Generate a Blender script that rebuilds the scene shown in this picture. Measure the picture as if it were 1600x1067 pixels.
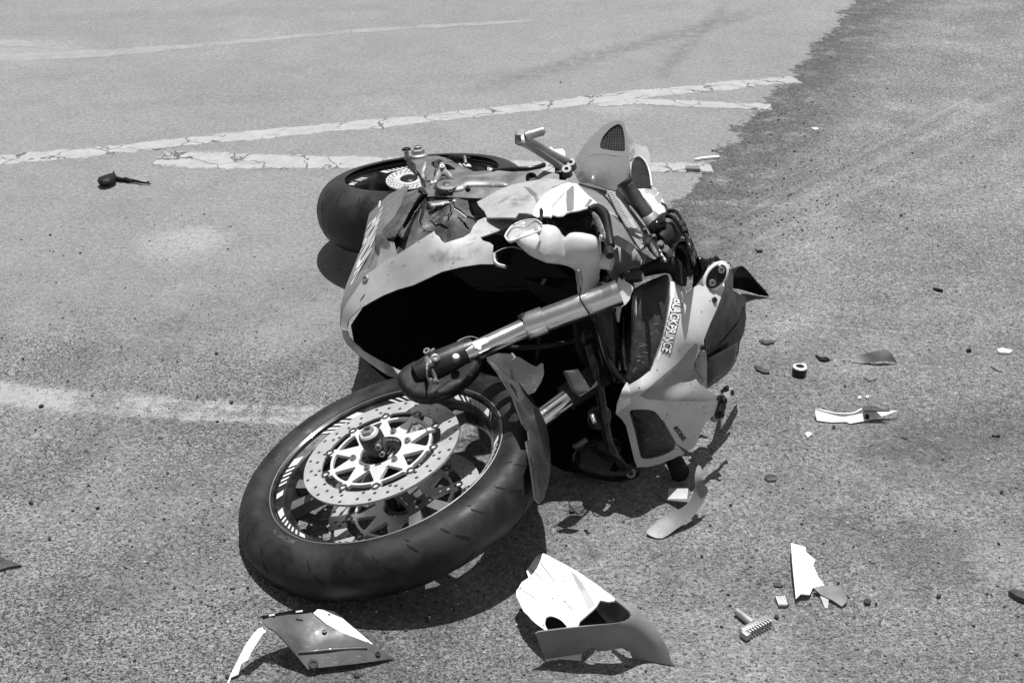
import bpy, bmesh, math, random
import numpy as np
from mathutils import Vector, Matrix
random.seed(7); RNG = np.random.RandomState(11)
scene = bpy.context.scene
for o in list(bpy.data.objects): bpy.data.objects.remove(o)
COL = scene.collection
# ------------------------------------------------------------------ camera
F = 2222.0; PITCH = math.radians(26.6); CH = 1.605
cam_d = bpy.data.cameras.new('camera'); cam = bpy.data.objects.new('camera', cam_d); COL.objects.link(cam)
cam.location = (0, 0, CH); cam.rotation_euler = (math.radians(90) - PITCH, 0, 0)
cam_d.sensor_width = 36.0; cam_d.lens = F * 36.0 / 1600.0; cam_d.clip_end = 400; cam_d.clip_start = .05
scene.camera = cam
# ------------------------------------------------------------------ sky, sun, exposure (monochrome photograph: the sky is grey)
SUN_EL, SUN_AZ = math.radians(80), math.radians(12)      # azimuth measured from +Y (away from camera) towards +X
world = bpy.data.worlds.new('World'); scene.world = world; world.use_nodes = True
wn = world.node_tree.nodes; wl = world.node_tree.links; wn.clear()
w_out = wn.new('ShaderNodeOutputWorld'); w_bg = wn.new('ShaderNodeBackground'); w_sky = wn.new('ShaderNodeTexSky'); w_bw = wn.new('ShaderNodeRGBToBW')
w_sky.sky_type = 'NISHITA'; w_sky.sun_disc = False; w_sky.sun_elevation = SUN_EL; w_sky.sun_rotation = SUN_AZ
w_bg.inputs[1].default_value = 0.085
wl.new(w_sky.outputs[0], w_bw.inputs[0]); wl.new(w_bw.outputs[0], w_bg.inputs[0]); wl.new(w_bg.outputs[0], w_out.inputs[0])
sun_d = bpy.data.lights.new('sun', 'SUN'); sun_d.energy = 4.6; sun_d.angle = math.radians(.53)
sun = bpy.data.objects.new('sun', sun_d); COL.objects.link(sun)
sdir = Vector((math.sin(SUN_AZ) * math.cos(SUN_EL), math.cos(SUN_AZ) * math.cos(SUN_EL), math.sin(SUN_EL)))
sun.rotation_euler = sdir.to_track_quat('Z', 'Y').to_euler(); sun.location = sdir * 10
vs = scene.view_settings; vs.view_transform = 'Standard'; vs.look = 'None'; vs.exposure = 0.35; vs.gamma = 1; vs.use_curve_mapping = False
# ------------------------------------------------------------------ geometry of the photograph
_c, _s = math.cos(PITCH), math.sin(PITCH)
def ray(px, py):
    u = (px - 800.0) / F; v = (py - 533.5) / F
    return Vector((u, _c - _s * v, -_s - _c * v))
def P(px, py, z=0.0):
    d = ray(px, py); return Vector((0, 0, CH)) + d * ((z - CH) / d.z)
CLAMP = [None]
_P0 = P
def P(px, py, z=0.0):
    if CLAMP[0]:
        p = _P0(px, py, z); Y = CLAMP[0](px, py)
        if p.y < Y: return _P0(*zY(px, py, Y))
        return p
    return _P0(px, py, z)
def PD(px, py, t): return Vector((0, 0, CH)) + ray(px, py) * t
def zY(px, py, Y):
    d = ray(px, py); return (px, py, CH + d.z * (Y / d.y))
class Field:
    """smooth surface through anchors (px, py, z): thin plate spline on inverse distance"""
    def __init__(s, anchors, extra=None):
        a = [(q[0], q[1], q[2]) for q in anchors]
        if len(a) < 3: a = a + [(a[0][0] + 50, a[0][1], a[0][2]), (a[0][0], a[0][1] + 50, a[0][2])]
        s.x = np.array([[q[0], q[1]] for q in a], float) / 100.0
        w = np.array([1.0 / ((q[2] - CH) / ray(q[0], q[1]).z) for q in a])
        n = len(a); K = s._k(s.x, s.x) + np.eye(n) * 1e-4
        Pm = np.c_[np.ones(n), s.x]; A = np.zeros((n + 3, n + 3)); A[:n, :n] = K; A[:n, n:] = Pm; A[n:, :n] = Pm.T
        s.c = np.linalg.lstsq(A, np.r_[w, np.zeros(3)], rcond=None)[0]; s.extra = extra
    def _k(s, a, b):
        r2 = ((a[:, None, :] - b[None]) ** 2).sum(-1); return .5 * r2 * np.log(r2 + 1e-12)
    def at(s, px, py):
        q = np.array([[px, py]]) / 100.0
        w = float((s._k(q, s.x) @ s.c[:-3])[0] + s.c[-3] + s.c[-2] * q[0, 0] + s.c[-1] * q[0, 1])
        t = 1.0 / w
        if s.extra: t -= s.extra(px, py)
        return PD(px, py, t)
    def normal(s, px, py, e=1.0):
        a, b, c, d = s.at(px + e, py), s.at(px - e, py), s.at(px, py + e), s.at(px, py - e)
        n = (a - b).cross(d - c)
        if n.length < 1e-12: return -ray(px, py).normalized()
        n.normalize()
        if n.dot(ray(px, py)) > 0: n = -n
        return n
# ------------------------------------------------------------------ object plumbing
WORLDPOS = {}
def tag(o, label=None, cat=None, group=None, kind=None):
    if label: o['label'] = label
    if cat: o['category'] = cat
    if group: o['group'] = group
    if kind: o['kind'] = kind
    return o
def empty(name, loc, label, cat, group=None):
    o = bpy.data.objects.new(name, None); o.empty_display_size = .1; COL.objects.link(o); o.location = loc
    WORLDPOS[o.name] = Vector(loc); return tag(o, label, cat, group)
def link(name, me, mat=None, parent=None, base=False, sharp=40):
    n = len(me.vertices); co = np.empty(n * 3); me.vertices.foreach_get('co', co); co = co.reshape(-1, 3)
    lo, hi = co.min(0), co.max(0); org = (lo + hi) / 2
    if base: org[2] = lo[2]
    co -= org; me.vertices.foreach_set('co', co.ravel())
    if mat and not len(me.materials): me.materials.append(mat)
    me.polygons.foreach_set('use_smooth', [True] * len(me.polygons))
    if sharp is not None: me.set_sharp_from_angle(angle=math.radians(sharp))
    me.update()
    o = bpy.data.objects.new(name, me); COL.objects.link(o); w = Vector(org); WORLDPOS[o.name] = w
    if parent: o.parent = parent; o.location = w - WORLDPOS[parent.name]
    else: o.location = w
    return o
def mesh_of(name, verts, faces):
    me = bpy.data.meshes.new(name); me.from_pydata([tuple(v) for v in verts], [], faces); me.validate(); return me
def obj(name, verts, faces, mat, parent=None, sharp=40, base=False):
    me = mesh_of(name, verts, faces)
    bm = bmesh.new(); bm.from_mesh(me); bmesh.ops.recalc_face_normals(bm, faces=bm.faces); bm.to_mesh(me); bm.free()
    return link(name, me, mat, parent, base, sharp)
def copy_at(o, parent=None, mtx=None):
    c = o.copy(); COL.objects.link(c)
    if parent: c.parent = parent
    return c
# ------------------------------------------------------------------ shapes
def cr(pts, n=4, closed=True):
    """Catmull-Rom through points of any dimension"""
    P_ = [np.array(p, float) for p in pts]; m = len(P_); out = []
    for i in range(m if closed else m - 1):
        g = lambda k: P_[k % m] if closed else P_[min(max(k, 0), m - 1)]
        p0, p1, p2, p3 = g(i - 1), g(i), g(i + 1), g(i + 2)
        for k in range(n):
            t = k / n
            out.append(.5 * ((2 * p1) + (-p0 + p2) * t + (2 * p0 - 5 * p1 + 4 * p2 - p3) * t * t + (-p0 + 3 * p1 - 3 * p2 + p3) * t ** 3))
    if not closed: out.append(P_[-1])
    return [tuple(p) for p in out]
def jag(pts, amp=1.0, step=5.0, seed=1):
    r = random.Random(seed); out = []
    for a, b in zip(pts, pts[1:] + pts[:1]):
        L = math.hypot(b[0] - a[0], b[1] - a[1]); n = max(1, int(L / step)); out.append(a)
        for k in range(1, n):
            t = (k + r.uniform(-.3, .3)) / n
            out.append((a[0] + (b[0] - a[0]) * t + r.uniform(-amp, amp), a[1] + (b[1] - a[1]) * t + r.uniform(-amp, amp)))
    return out
def fill2d(loops, cell=None):
    bm = bmesh.new(); edges = []
    for lp in loops:
        vs_ = [bm.verts.new((p[0], p[1], 0)) for p in lp]
        for i in range(len(vs_)):
            try: edges.append(bm.edges.new((vs_[i], vs_[(i + 1) % len(vs_)])))
            except ValueError: pass
    bmesh.ops.triangle_fill(bm, edges=edges, use_beauty=True, use_dissolve=False, normal=(0, 0, 1))
    if cell:
        xs = [v.co.x for v in bm.verts]; ys = [v.co.y for v in bm.verts]
        for ax, lo, hi in ((0, min(xs), max(xs)), (1, min(ys), max(ys))):
            k = math.ceil(lo / cell) * cell
            while k < hi:
                co = [0, 0, 0]; no = [0, 0, 0]; co[ax] = k + .0137; no[ax] = 1
                bmesh.ops.bisect_plane(bm, geom=bm.verts[:] + bm.edges[:] + bm.faces[:], plane_co=co, plane_no=no, dist=1e-4); k += cell
    bm.normal_update()
    return bm
def thicken(bm, fn):
    """bm is flat; fn(v.co)->(front, back).  builds a closed shell"""
    fr, bk = [], []
    bm.verts.ensure_lookup_table(); bm.verts.index_update()
    for v in bm.verts:
        a, b = fn(v.co.x, v.co.y); fr.append(a); bk.append(b)
    n = len(fr); faces = [[v.index for v in f.verts] for f in bm.faces]
    out = [list(f) for f in faces] + [[i + n for i in reversed(f)] for f in faces]
    for e in bm.edges:
        if len(e.link_faces) == 1:
            a, b = e.verts[0].index, e.verts[1].index; out.append([a, b, b + n, a + n])
    bm.free(); return fr + bk, out
def sheet(name, outer, field, mat, parent=None, th=.0028, holes=(), cell=9.0, smooth=0, off=0.0, base=False, sharp=40, curl=0.0):
    if isinstance(field, list): field = Field(field)
    if smooth: outer = cr(outer, smooth)
    bm = fill2d([outer] + list(holes), cell)
    def fn(x, y):
        p = field.at(x, y); n = field.normal(x, y); return p + n * off, p + n * (off - th)
    v, f = thicken(bm, fn); return obj(name, v, f, mat, parent, sharp, base)
def decal(name, outer, field, mat, parent, off=.0008, smooth=0, cell=12.0, th=.0005, fade=0):
    if fade:
        ed = edge_dist(outer); bm = fill2d([outer], 4.0); val = []
        bm.verts.ensure_lookup_table(); bm.verts.index_update(); co = [(v.co.x, v.co.y) for v in bm.verts]; fc = [[v.index for v in f.verts] for f in bm.faces]; bm.free()
        vs_ = [field.at(x, y) + field.normal(x, y) * off for x, y in co]; o = obj(name, vs_, fc, mat, parent)
        a = o.data.attributes.new('across', 'FLOAT', 'POINT'); a.data.foreach_set('value', [min(ed(x, y) / fade, 1.0) for x, y in co]); return o
    return sheet(name, outer, field, mat, parent, th=th, cell=cell, smooth=smooth, off=off)
def plate(name, loops, mtx, z0, z1, mat, parent=None, cell=None, sharp=35, bev=0):
    """flat plate with holes in a local frame"""
    bm = fill2d(loops, cell)
    v, f = thicken(bm, lambda x, y: (mtx @ Vector((x, y, z1)), mtx @ Vector((x, y, z0))))
    return obj(name, v, f, mat, parent, sharp)
def frame(center, n, xdir=None):
    n = Vector(n).normalized(); x = Vector(xdir) if xdir else (Vector((1, 0, 0)) if abs(n.x) < .9 else Vector((0, 1, 0)))
    y = n.cross(x).normalized(); x = y.cross(n).normalized()
    m = Matrix((x, y, n)).transposed().to_4x4(); m.translation = Vector(center); return m
def lathe(name, prof, mtx, mat, parent=None, seg=48, sharp=35, closed=False, base=False):
    v, f = [], []; n = len(prof)
    for k in range(seg):
        a = 2 * math.pi * k / seg; ca, sa = math.cos(a), math.sin(a)
        for r, h in prof: v.append(mtx @ Vector((r * ca, r * sa, h)))
    for k in range(seg):
        k2 = (k + 1) % seg
        for i in range(n if closed else n - 1):
            j = (i + 1) % n; f.append([k * n + i, k * n + j, k2 * n + j, k2 * n + i])
    bm = bmesh.new()
    me = mesh_of(name, v, f); bm.from_mesh(me); bmesh.ops.remove_doubles(bm, verts=bm.verts, dist=1e-6)
    bmesh.ops.recalc_face_normals(bm, faces=bm.faces); bm.to_mesh(me); bm.free()
    return link(name, me, mat, parent, base, sharp)
def _tube(pts, rad, seg=12, flat=1.0, up=None):
    v, f = [], []; n = len(pts); pts = [Vector(p) for p in pts]
    prev = None
    for i, p in enumerate(pts):
        d = (pts[min(i + 1, n - 1)] - pts[max(i - 1, 0)]).normalized()
        if prev is None:
            x = Vector(up) if up else Vector((0, 0, 1))
            if abs(d.dot(x)) > .95: x = Vector((1, 0, 0))
        else: x = prev
        x = (x - d * d.dot(x)).normalized(); prev = x; y = d.cross(x)
        r = rad[i] if hasattr(rad, '__len__') else rad
        for k in range(seg):
            a = 2 * math.pi * k / seg; v.append(p + x * (r * math.cos(a)) + y * (r * flat * math.sin(a)))
    for i in range(n - 1):
        for k in range(seg):
            k2 = (k + 1) % seg; f.append([i * seg + k, i * seg + k2, (i + 1) * seg + k2, (i + 1) * seg + k])
    f.append(list(range(seg))[::-1]); f.append([(n - 1) * seg + k for k in range(seg)]); return v, f
def tube(name, pts, rad, mat, parent=None, seg=14, smooth=0, flat=1.0, world=False, up=None, base=False):
    """pts are (px,py,z) unless world"""
    P3 = [Vector(p) if world else P(*p) for p in pts]
    if smooth:
        if hasattr(rad, '__len__'):
            q = cr([tuple(p) + (r,) for p, r in zip(P3, rad)], smooth, False); P3 = [Vector(a[:3]) for a in q]; rad = [a[3] for a in q]
        else: P3 = [Vector(a) for a in cr([tuple(p) for p in P3], smooth, False)]
    v, f = _tube(P3, rad, seg, flat, up); return obj(name, v, f, mat, parent, 45, base)
def step_tube(name, a, b, prof, mat, parent=None, seg=28):
    """turned part along the line a-b (px,py,z); prof = [(fraction, radius)]"""
    A, B = (P(*a), P(*b)) if not isinstance(a, Vector) else (a, b); L = (B - A).length
    return lathe(name, [(0, prof[0][0] * L)] + [(r, t * L) for t, r in prof] + [(0, prof[-1][0] * L)], frame(A, B - A), mat, parent, seg)
def block(name, mtx, sx, sy, sz, mat, parent=None, bev=.003, base=False):
    bm = bmesh.new(); bmesh.ops.create_cube(bm, size=1)
    for v in bm.verts: v.co = Vector((v.co.x * sx, v.co.y * sy, v.co.z * sz))
    if bev: bmesh.ops.bevel(bm, geom=bm.edges[:], offset=bev, segments=2, affect='EDGES', profile=.6)
    bm.transform(mtx); me = bpy.data.meshes.new(name); bm.to_mesh(me); bm.free(); return link(name, me, mat, parent, base)
def bolt(name, c, n, r, h, mat, parent=None, socket=True):
    m = frame(c, n)
    pr = [(0, -.002), (r, -.002), (r, h * .8), (r * .88, h), (r * .5, h), (r * .45, h * .45), (0, h * .45)] if socket else [(0, -.002), (r, -.002), (r, h * .7), (r * .7, h), (0, h)]
    return lathe(name, pr, m, mat, parent, 14, 30)
def circle(r, n=24, cx=0, cy=0, a0=0): return [(cx + r * math.cos(a0 + 2 * math.pi * k / n), cy + r * math.sin(a0 + 2 * math.pi * k / n)) for k in range(n)]
def text_obj(name, s, quad, field, mat, parent, off=.001, bold=0.0, th=.0004, shear=0.0, space=1.0):
    """quad px: base start, base end, top end, top start"""
    cu = bpy.data.curves.new(name, 'FONT'); cu.body = s; cu.offset = bold; cu.shear = shear; cu.space_character = space; cu.resolution_u = 3
    to = bpy.data.objects.new(name, cu); COL.objects.link(to); bpy.context.view_layer.update()
    me = bpy.data.meshes.new_from_object(to.evaluated_get(bpy.context.evaluated_depsgraph_get()))
    bpy.data.objects.remove(to)
    cs = [v.co.copy() for v in me.vertices]
    x0, x1 = text_obj.ext if text_obj.ext else (min(c.x for c in cs), max(c.x for c in cs)); y0, y1 = 0.0, .69
    text_obj.last = (x0, x1)
    q = [Vector(p) for p in quad]; bm = bmesh.new(); bm.from_mesh(me)
    for v in bm.verts:
        a = (v.co.x - x0) / (x1 - x0); b = (v.co.y - y0) / (y1 - y0)
        p = (q[0] * (1 - a) + q[1] * a) * (1 - b) + (q[3] * (1 - a) + q[2] * a) * b; v.co = (p.x, p.y, 0)
    def fn(x, y):
        p = field.at(x, y); n = field.normal(x, y); return p + n * off, p + n * (off - th)
    v, f = thicken(bm, fn); return obj(name, v, f, mat, parent)
text_obj.ext = None
def edge_dist(poly):
    a = np.array(poly, float); b = np.roll(a, -1, 0); d = b - a; L = (d ** 2).sum(1) + 1e-9
    def f(x, y):
        p = np.array([x, y]); t = np.clip(((p - a) * d).sum(1) / L, 0, 1); q = a + d * t[:, None]; return math.sqrt(((p - q) ** 2).sum(1).min())
    return f
def puff(name, outer, field, mat, parent=None, depth=.02, w=10.0, cell=4.0, smooth=3, back=1.0, sharp=60, holes=(), flat=1.0, base=False):
    '''rounded solid: outline through pixels, front rolls over towards the outline, back mirrors it'''
    if isinstance(field, list): field = Field(field)
    if smooth: outer = cr(outer, smooth)
    ed = edge_dist([p for p in outer]); eh = [edge_dist(h) for h in holes]
    bm = fill2d([outer] + list(holes), cell)
    def fn(x, y):
        e = min([ed(x, y)] + [h(x, y) for h in eh]); e = min(e / w, 1.0); q = depth * math.sqrt(max(0, 1 - (1 - e) ** 2)) * flat
        p = field.at(x, y); n = field.normal(x, y); return p + n * q, p - n * (q * back + .0004)
    v, f = thicken(bm, fn); return obj(name, v, f, mat, parent, sharp, base)
# ------------------------------------------------------------------ materials
class N:
    def __init__(s, name):
        s.m = bpy.data.materials.new(name); s.m.use_nodes = True; s.t = s.m.node_tree; s.t.nodes.clear()
        s.out = s.t.nodes.new('ShaderNodeOutputMaterial')
    def n(s, ty, ins=None, **kw):
        x = s.t.nodes.new(ty)
        for k, v in kw.items(): setattr(x, k, v)
        for k, v in (ins or {}).items():
            if hasattr(v, 'is_output') or isinstance(v, bpy.types.NodeSocket): s.t.links.new(v, x.inputs[k])
            else: x.inputs[k].default_value = v
        return x
    def math(s, op, a, b=0.0, c=0.0, clamp=False): return s.n('ShaderNodeMath', {0: a, 1: b, 2: c}, operation=op, use_clamp=clamp).outputs[0]
    def noise(s, scale, detail=3, rough=.55, vec=None, dist=0.0):
        i = {'Scale': scale, 'Detail': detail, 'Roughness': rough, 'Distortion': dist}
        if vec: i['Vector'] = vec
        return s.n('ShaderNodeTexNoise', i).outputs['Fac']
    def ramp(s, v, a, b, lo=0.0, hi=1.0, smooth=True):
        return s.n('ShaderNodeMapRange', {0: v, 1: a, 2: b, 3: lo, 4: hi}, interpolation_type='SMOOTHSTEP' if smooth else 'LINEAR').outputs[0]
    def mixf(s, f, a, b): return s.n('ShaderNodeMix', {0: f, 2: a, 3: b}).outputs[0]
    def pos(s): return s.n('ShaderNodeNewGeometry').outputs['Position']
    def objc(s): return s.n('ShaderNodeTexCoord').outputs['Object']
    def grey(s, v): return s.n('ShaderNodeCombineColor', {0: v, 1: v, 2: v}).outputs[0]
    def bump(s, h, dist, strength=1.0, normal=None):
        i = {'Height': h, 'Distance': dist, 'Strength': strength}
        if normal: i['Normal'] = normal
        return s.n('ShaderNodeBump', i).outputs[0]
def G(v): return (v, v, v, 1)
def mat(name, col, rough=.5, metal=0.0, coat=0.0, dust=0.0, dustcol=.35, dscale=14, speck=0.0, var=0.15, vscale=9, bump=0.0, bscale=300, rvar=.12, scratch=0.0, trans=0.0, ior=1.45, sss=0.0, alpha=1.0, spec=.5):
    k = N(name); p = k.objc()
    base = k.math('MULTIPLY', col, k.ramp(k.noise(vscale, 4, .6, p), .25, .75, 1 - var, 1 + var))
    r = k.ramp(k.noise(vscale * 3, 4, .6, p), .3, .7, max(rough - rvar, .02), min(rough + rvar, 1))
    if scratch:
        mp = k.n('ShaderNodeMapping', {0: p, 3: (14, 160, 40), 2: (.3, .5, .7)}).outputs[0]
        sc = k.ramp(k.noise(2.2, 5, .7, mp), .60, .68); sc = k.math('MULTIPLY', sc, k.ramp(k.noise(6, 2, .5, p), .42, .6)); sc = k.math('MULTIPLY', sc, scratch)
        base = k.mixf(sc, base, .5); r = k.mixf(sc, r, .7)
    if dust:
        d = k.math('MULTIPLY', k.ramp(k.noise(dscale, 6, .68, p, .4), .38, .72), dust)
        base = k.mixf(d, base, dustcol); r = k.mixf(d, r, .85)
    if speck:
        vo = k.n('ShaderNodeTexVoronoi', {'Vector': p, 'Scale': 130.0, 'Randomness': 1.0}); w = k.n('ShaderNodeTexWhiteNoise', {'Vector': vo.outputs['Position']}, noise_dimensions='3D').outputs[0]
        sp = k.math('MULTIPLY', k.math('GREATER_THAN', w, 1 - speck), k.math('LESS_THAN', vo.outputs['Distance'], .26))
        base = k.mixf(sp, base, .06 if col > .2 else .35)
    i = {'Base Color': k.grey(base), 'Roughness': r, 'Metallic': metal, 'Coat Weight': coat, 'Coat Roughness': .06, 'IOR': ior, 'Transmission Weight': trans, 'Alpha': alpha, 'Specular IOR Level': spec}
    if sss: i['Subsurface Weight'] = sss; i['Subsurface Radius'] = (.02, .02, .02); i['Subsurface Scale'] = 1.0
    if bump: i['Normal'] = k.bump(k.noise(bscale, 3, .6, p), bump)
    b = k.n('ShaderNodeBsdfPrincipled', i); k.t.links.new(b.outputs[0], k.out.inputs[0]); return k.m
# ------------------------------------------------------------------ ground
def line_mask(k, pos, a, b, width, soft=1.0, fade=None):
    """smooth band along the ground line through pixels a-b"""
    A, B = P(*a), P(*b); d = (B - A); L = d.length; d.normalize(); n = Vector((-d.y, d.x, 0))
    dist = k.math('SUBTRACT', k.n('ShaderNodeVectorMath', {0: pos, 1: tuple(n)}, operation='DOT_PRODUCT').outputs['Value'], n.dot(A))
    al = k.math('SUBTRACT', k.n('ShaderNodeVectorMath', {0: pos, 1: tuple(d)}, operation='DOT_PRODUCT').outputs['Value'], d.dot(A))
    wob = k.math('MULTIPLY', k.math('SUBTRACT', k.noise(5, 3, .6, pos), .5), width * .9)
    m = k.ramp(k.math('ABSOLUTE', k.math('ADD', dist, wob)), width * .2, width, 1, 0)
    e = k.math('MULTIPLY', k.ramp(al, -.2 * L, .1 * L), k.ramp(al, .85 * L, 1.2 * L, 1, 0)); return k.math('MULTIPLY', m, e)
def asphalt():
    k = N('asphalt'); pos = k.pos()
    sep = k.n('ShaderNodeSeparateXYZ', {0: pos})
    X, Yy = sep.outputs[0], sep.outputs[1]
    # ragged edge of the worn-off top course: signed distance to the line between two photographed ground points
    A, B = P(1340, 0), P(1075, 300); d = (B - A).normalized(); n = Vector((-d.y, d.x, 0))
    sd = k.math('SUBTRACT', k.n('ShaderNodeVectorMath', {0: pos, 1: tuple(n)}, operation='DOT_PRODUCT').outputs['Value'], n.dot(A))
    if n.x > 0: sd = k.math('MULTIPLY', sd, -1.0)
    sdn = k.math('ADD', sd, k.math('ADD', k.math('MULTIPLY', k.math('SUBTRACT', k.noise(4, 2, .5, pos), .5), .20), k.math('MULTIPLY', k.math('SUBTRACT', k.noise(26, 6, .82, pos), .5), .26)))
    left = k.ramp(sdn, -.006, .006)                         # 1 left of the edge
    # soft end of the smooth course towards the viewer
    yy = k.math('ADD', Yy, k.math('MULTIPLY', k.math('SUBTRACT', k.noise(3, 4, .6, pos), .5), 1.1))
    front = k.ramp(yy, 2.75, 3.75)
    smooth = k.math('MULTIPLY', left, front)
    rubble = k.math('MULTIPLY', k.math('SUBTRACT', 1.0, left), k.ramp(sd, -.50, -.02))   # crumbled strip by the edge
    rubble = k.math('MULTIPLY', rubble, k.ramp(k.noise(9, 6, .75, pos), .34, .6))
    # aggregate
    def cells(scale, vec=pos): return k.n('ShaderNodeTexVoronoi', {'Vector': vec, 'Scale': scale})
    warp = k.n('ShaderNodeVectorMath', {0: pos, 1: k.n('ShaderNodeVectorMath', {0: k.n('ShaderNodeTexNoise', {'Vector': pos, 'Scale': 60.0}).outputs['Color'], 'Scale': .010}, operation='SCALE').outputs[0]}, operation='ADD').outputs[0]
    v1, v2 = cells(150, warp), cells(330, warp)
    r1 = k.n('ShaderNodeTexWhiteNoise', {'Vector': v1.outputs['Position']}).outputs[0]; r2 = k.n('ShaderNodeTexWhiteNoise', {'Vector': v2.outputs['Position']}).outputs[0]
    big = k.noise(1.3, 5, .62, pos); mid = k.noise(6, 5, .7, pos); fine = k.noise(420, 4, .75, pos); g1 = k.noise(150, 3, .8, pos); g2 = k.noise(60, 4, .8, pos); v0 = cells(105, warp); r0 = k.n('ShaderNodeTexWhiteNoise', {'Vector': v0.outputs['Position']}).outputs[0]
    fine2 = k.noise(95, 4, .7, pos)
    # colour: sun bleached top course / open coarse course
    cs = k.math('MULTIPLY', .262, k.ramp(mid, .3, .7, .93, 1.07))
    cs = k.math('MULTIPLY', cs, k.ramp(big, .3, .7, .94, 1.06)); cs = k.math('MULTIPLY', cs, k.ramp(fine, .25, .75, .74, 1.26)); cs = k.math('MULTIPLY', cs, k.ramp(g1, .3, .7, .72, 1.28)); cs = k.math('MULTIPLY', cs, k.ramp(g2, .3, .7, .80, 1.20))
    cc = k.math('MULTIPLY', .288, k.ramp(mid, .28, .72, .91, 1.09)); cc = k.math('MULTIPLY', cc, k.ramp(big, .3, .7, .94, 1.06))
    cc = k.math('MULTIPLY', cc, k.ramp(r1, 0, 1, .74, 1.26)); cc = k.math('MULTIPLY', cc, k.ramp(fine, .25, .75, .66, 1.34)); cc = k.math('MULTIPLY', cc, k.ramp(g1, .3, .7, .70, 1.30)); cc = k.math('MULTIPLY', cc, k.ramp(r0, 0, 1, .86, 1.14))
    far = k.ramp(Yy, 2.2, 4.6, .98, 1.03); cc = k.math('MULTIPLY', cc, far)
    # open, ravelled surface: dark gaps mix bitumen with painted shade between stones
    rav = k.math('MULTIPLY', k.math('SUBTRACT', 1.0, smooth), k.ramp(k.noise(1.9, 4, .6, pos), .38, .60))
    rav = k.math('MULTIPLY', rav, k.ramp(X, .15, -.45, .30, 1.0)); rav = k.math('MAXIMUM', rav, k.math('MULTIPLY', rubble, .7))
    gap = k.ramp(k.noise(170, 2, .6, warp), .55, .64)
    col = k.mixf(smooth, cc, cs)
    # pits: bitumen plus painted shade under small stones; pale chips
    pit = k.math('MULTIPLY', k.ramp(k.noise(150, 2, .5, pos), .585, .66), k.mixf(smooth, k.ramp(k.noise(9, 3, .6, pos), .25, .8, .45, .95), .30))
    pit2 = k.math('MULTIPLY', k.ramp(k.noise(88, 1, .5, pos), .67, .70), k.mixf(smooth, .85, .25)); pit = k.math('MAXIMUM', pit, pit2); pit = k.math('MAXIMUM', pit, k.math('MULTIPLY', k.math('MULTIPLY', rav, gap), .55))
    col = k.mixf(pit, col, .05)
    chip = k.math('MULTIPLY', k.math('GREATER_THAN', r2, .965), k.ramp(v2.outputs['Distance'], .25, .45, 1, 0))
    col = k.mixf(k.math('MULTIPLY', chip, k.mixf(smooth, .75, .35)), col, .52)
    # stains, worn paint, tyre marks (all dirt or paint that stays put)
    for a, b, w, amt, to in [((-80, 790), (520, 545), .085, .36, .10), ((60, 1000), (430, 790), .16, .28, .10), ((150, 560), (560, 420), .16, .30, .11),
                             ((1380, 720), (1750, 590), .15, .62, .08), ((1100, 640), (1500, 560), .05, .2, .1), ((1290, 800), (1560, 870), .09, .4, .09),
                             ((780, 130), (1180, 20), .10, .75, .15), ((1040, 110), (1130, 10), .06, .7, .15), ((300, 150), (900, 110), .10, .30, .17), ((100, 170), (700, 140), .07, .3, .17), ((0, 30), (620, 10), .12, .3, .17), ((500, 230), (200, 330), .08, .25, .17),
                             ((1070, 400), (1620, 130), .034, .75, .40), ((1130, 400), (1640, 165), .024, .65, .40), ((1085, 375), (1560, 130), .014, .6, .40), ((1075, 385), (1590, 125), .010, .35, .12), ((1110, 400), (1630, 150), .008, .35, .12),
                             ((1160, 500), (1420, 520), .004, .8, .5), ((1400, 518), (1600, 550), .004, .7, .5), ((1560, 925), (1540, 860), .03, .3, .45),
                             ((-100, 640), (1, 612), .05, .4, .4), ((0, 910), (330, 740), .05, .4, .27), ((940, 960), (1260, 905), .003, .4, .4)]:
        m = k.math('MULTIPLY', line_mask(k, pos, a, b, w), k.ramp(k.noise(22 if w > .01 else 40, 5, .75, pos), .34, .62)); col = k.mixf(k.math('MULTIPLY', m, amt), col, to)
    for c, r, amt, to in [((905, 797), .035, .8, .06), ((925, 866), .028, .6, .07), ((1050, 908), .03, .55, .07), ((280, 380), .17, .6, .40), ((310, 372), .12, .5, .42), ((1585, 880), .11, .65, .42),
                          ((1560, 870), .2, .25, .3), ((1565, 1000), .1, .3, .28), ((960, 165), .16, .35, .45), ((1500, 700), .3, .35, .11), ((1455, 890), .12, .35, .1), ((40, 80), .3, .5, .42)]:
        C = P(*c); dd = k.n('ShaderNodeVectorMath', {0: pos, 1: tuple(C)}, operation='DISTANCE').outputs['Value']
        m = k.math('MULTIPLY', k.ramp(k.math('ADD', dd, k.math('MULTIPLY', k.math('SUBTRACT', k.noise(18, 4, .7, pos), .5), r)), r * .4, r, 1, 0), k.ramp(k.noise(60, 4, .75, pos), .3, .58))
        col = k.mixf(k.math('MULTIPLY', m, amt), col, to)
    col = k.mixf(k.math('MULTIPLY', rubble, .26), col, .085)
    # relief
    h_c = k.math('ADD', k.math('MULTIPLY', k.ramp(v1.outputs['Distance'], .1, .75, 1, 0), k.ramp(r1, 0, 1, .3, 1.0)), k.math('MULTIPLY', fine2, 1.1))
    h_c = k.math('ADD', h_c, k.math('MULTIPLY', fine, .55)); h_s = k.math('ADD', k.math('MULTIPLY', fine, .38), k.math('MULTIPLY', k.ramp(v2.outputs['Distance'], .1, .7, 1, 0), .2))
    h_c = k.math('MULTIPLY', h_c, k.ramp(k.noise(4, 3, .6, pos), .3, .7, .65, 1.15)); h_c = k.math('ADD', h_c, k.math('MULTIPLY', k.math('MULTIPLY', rubble, k.noise(45, 5, .75, pos)), 6.0))
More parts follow.
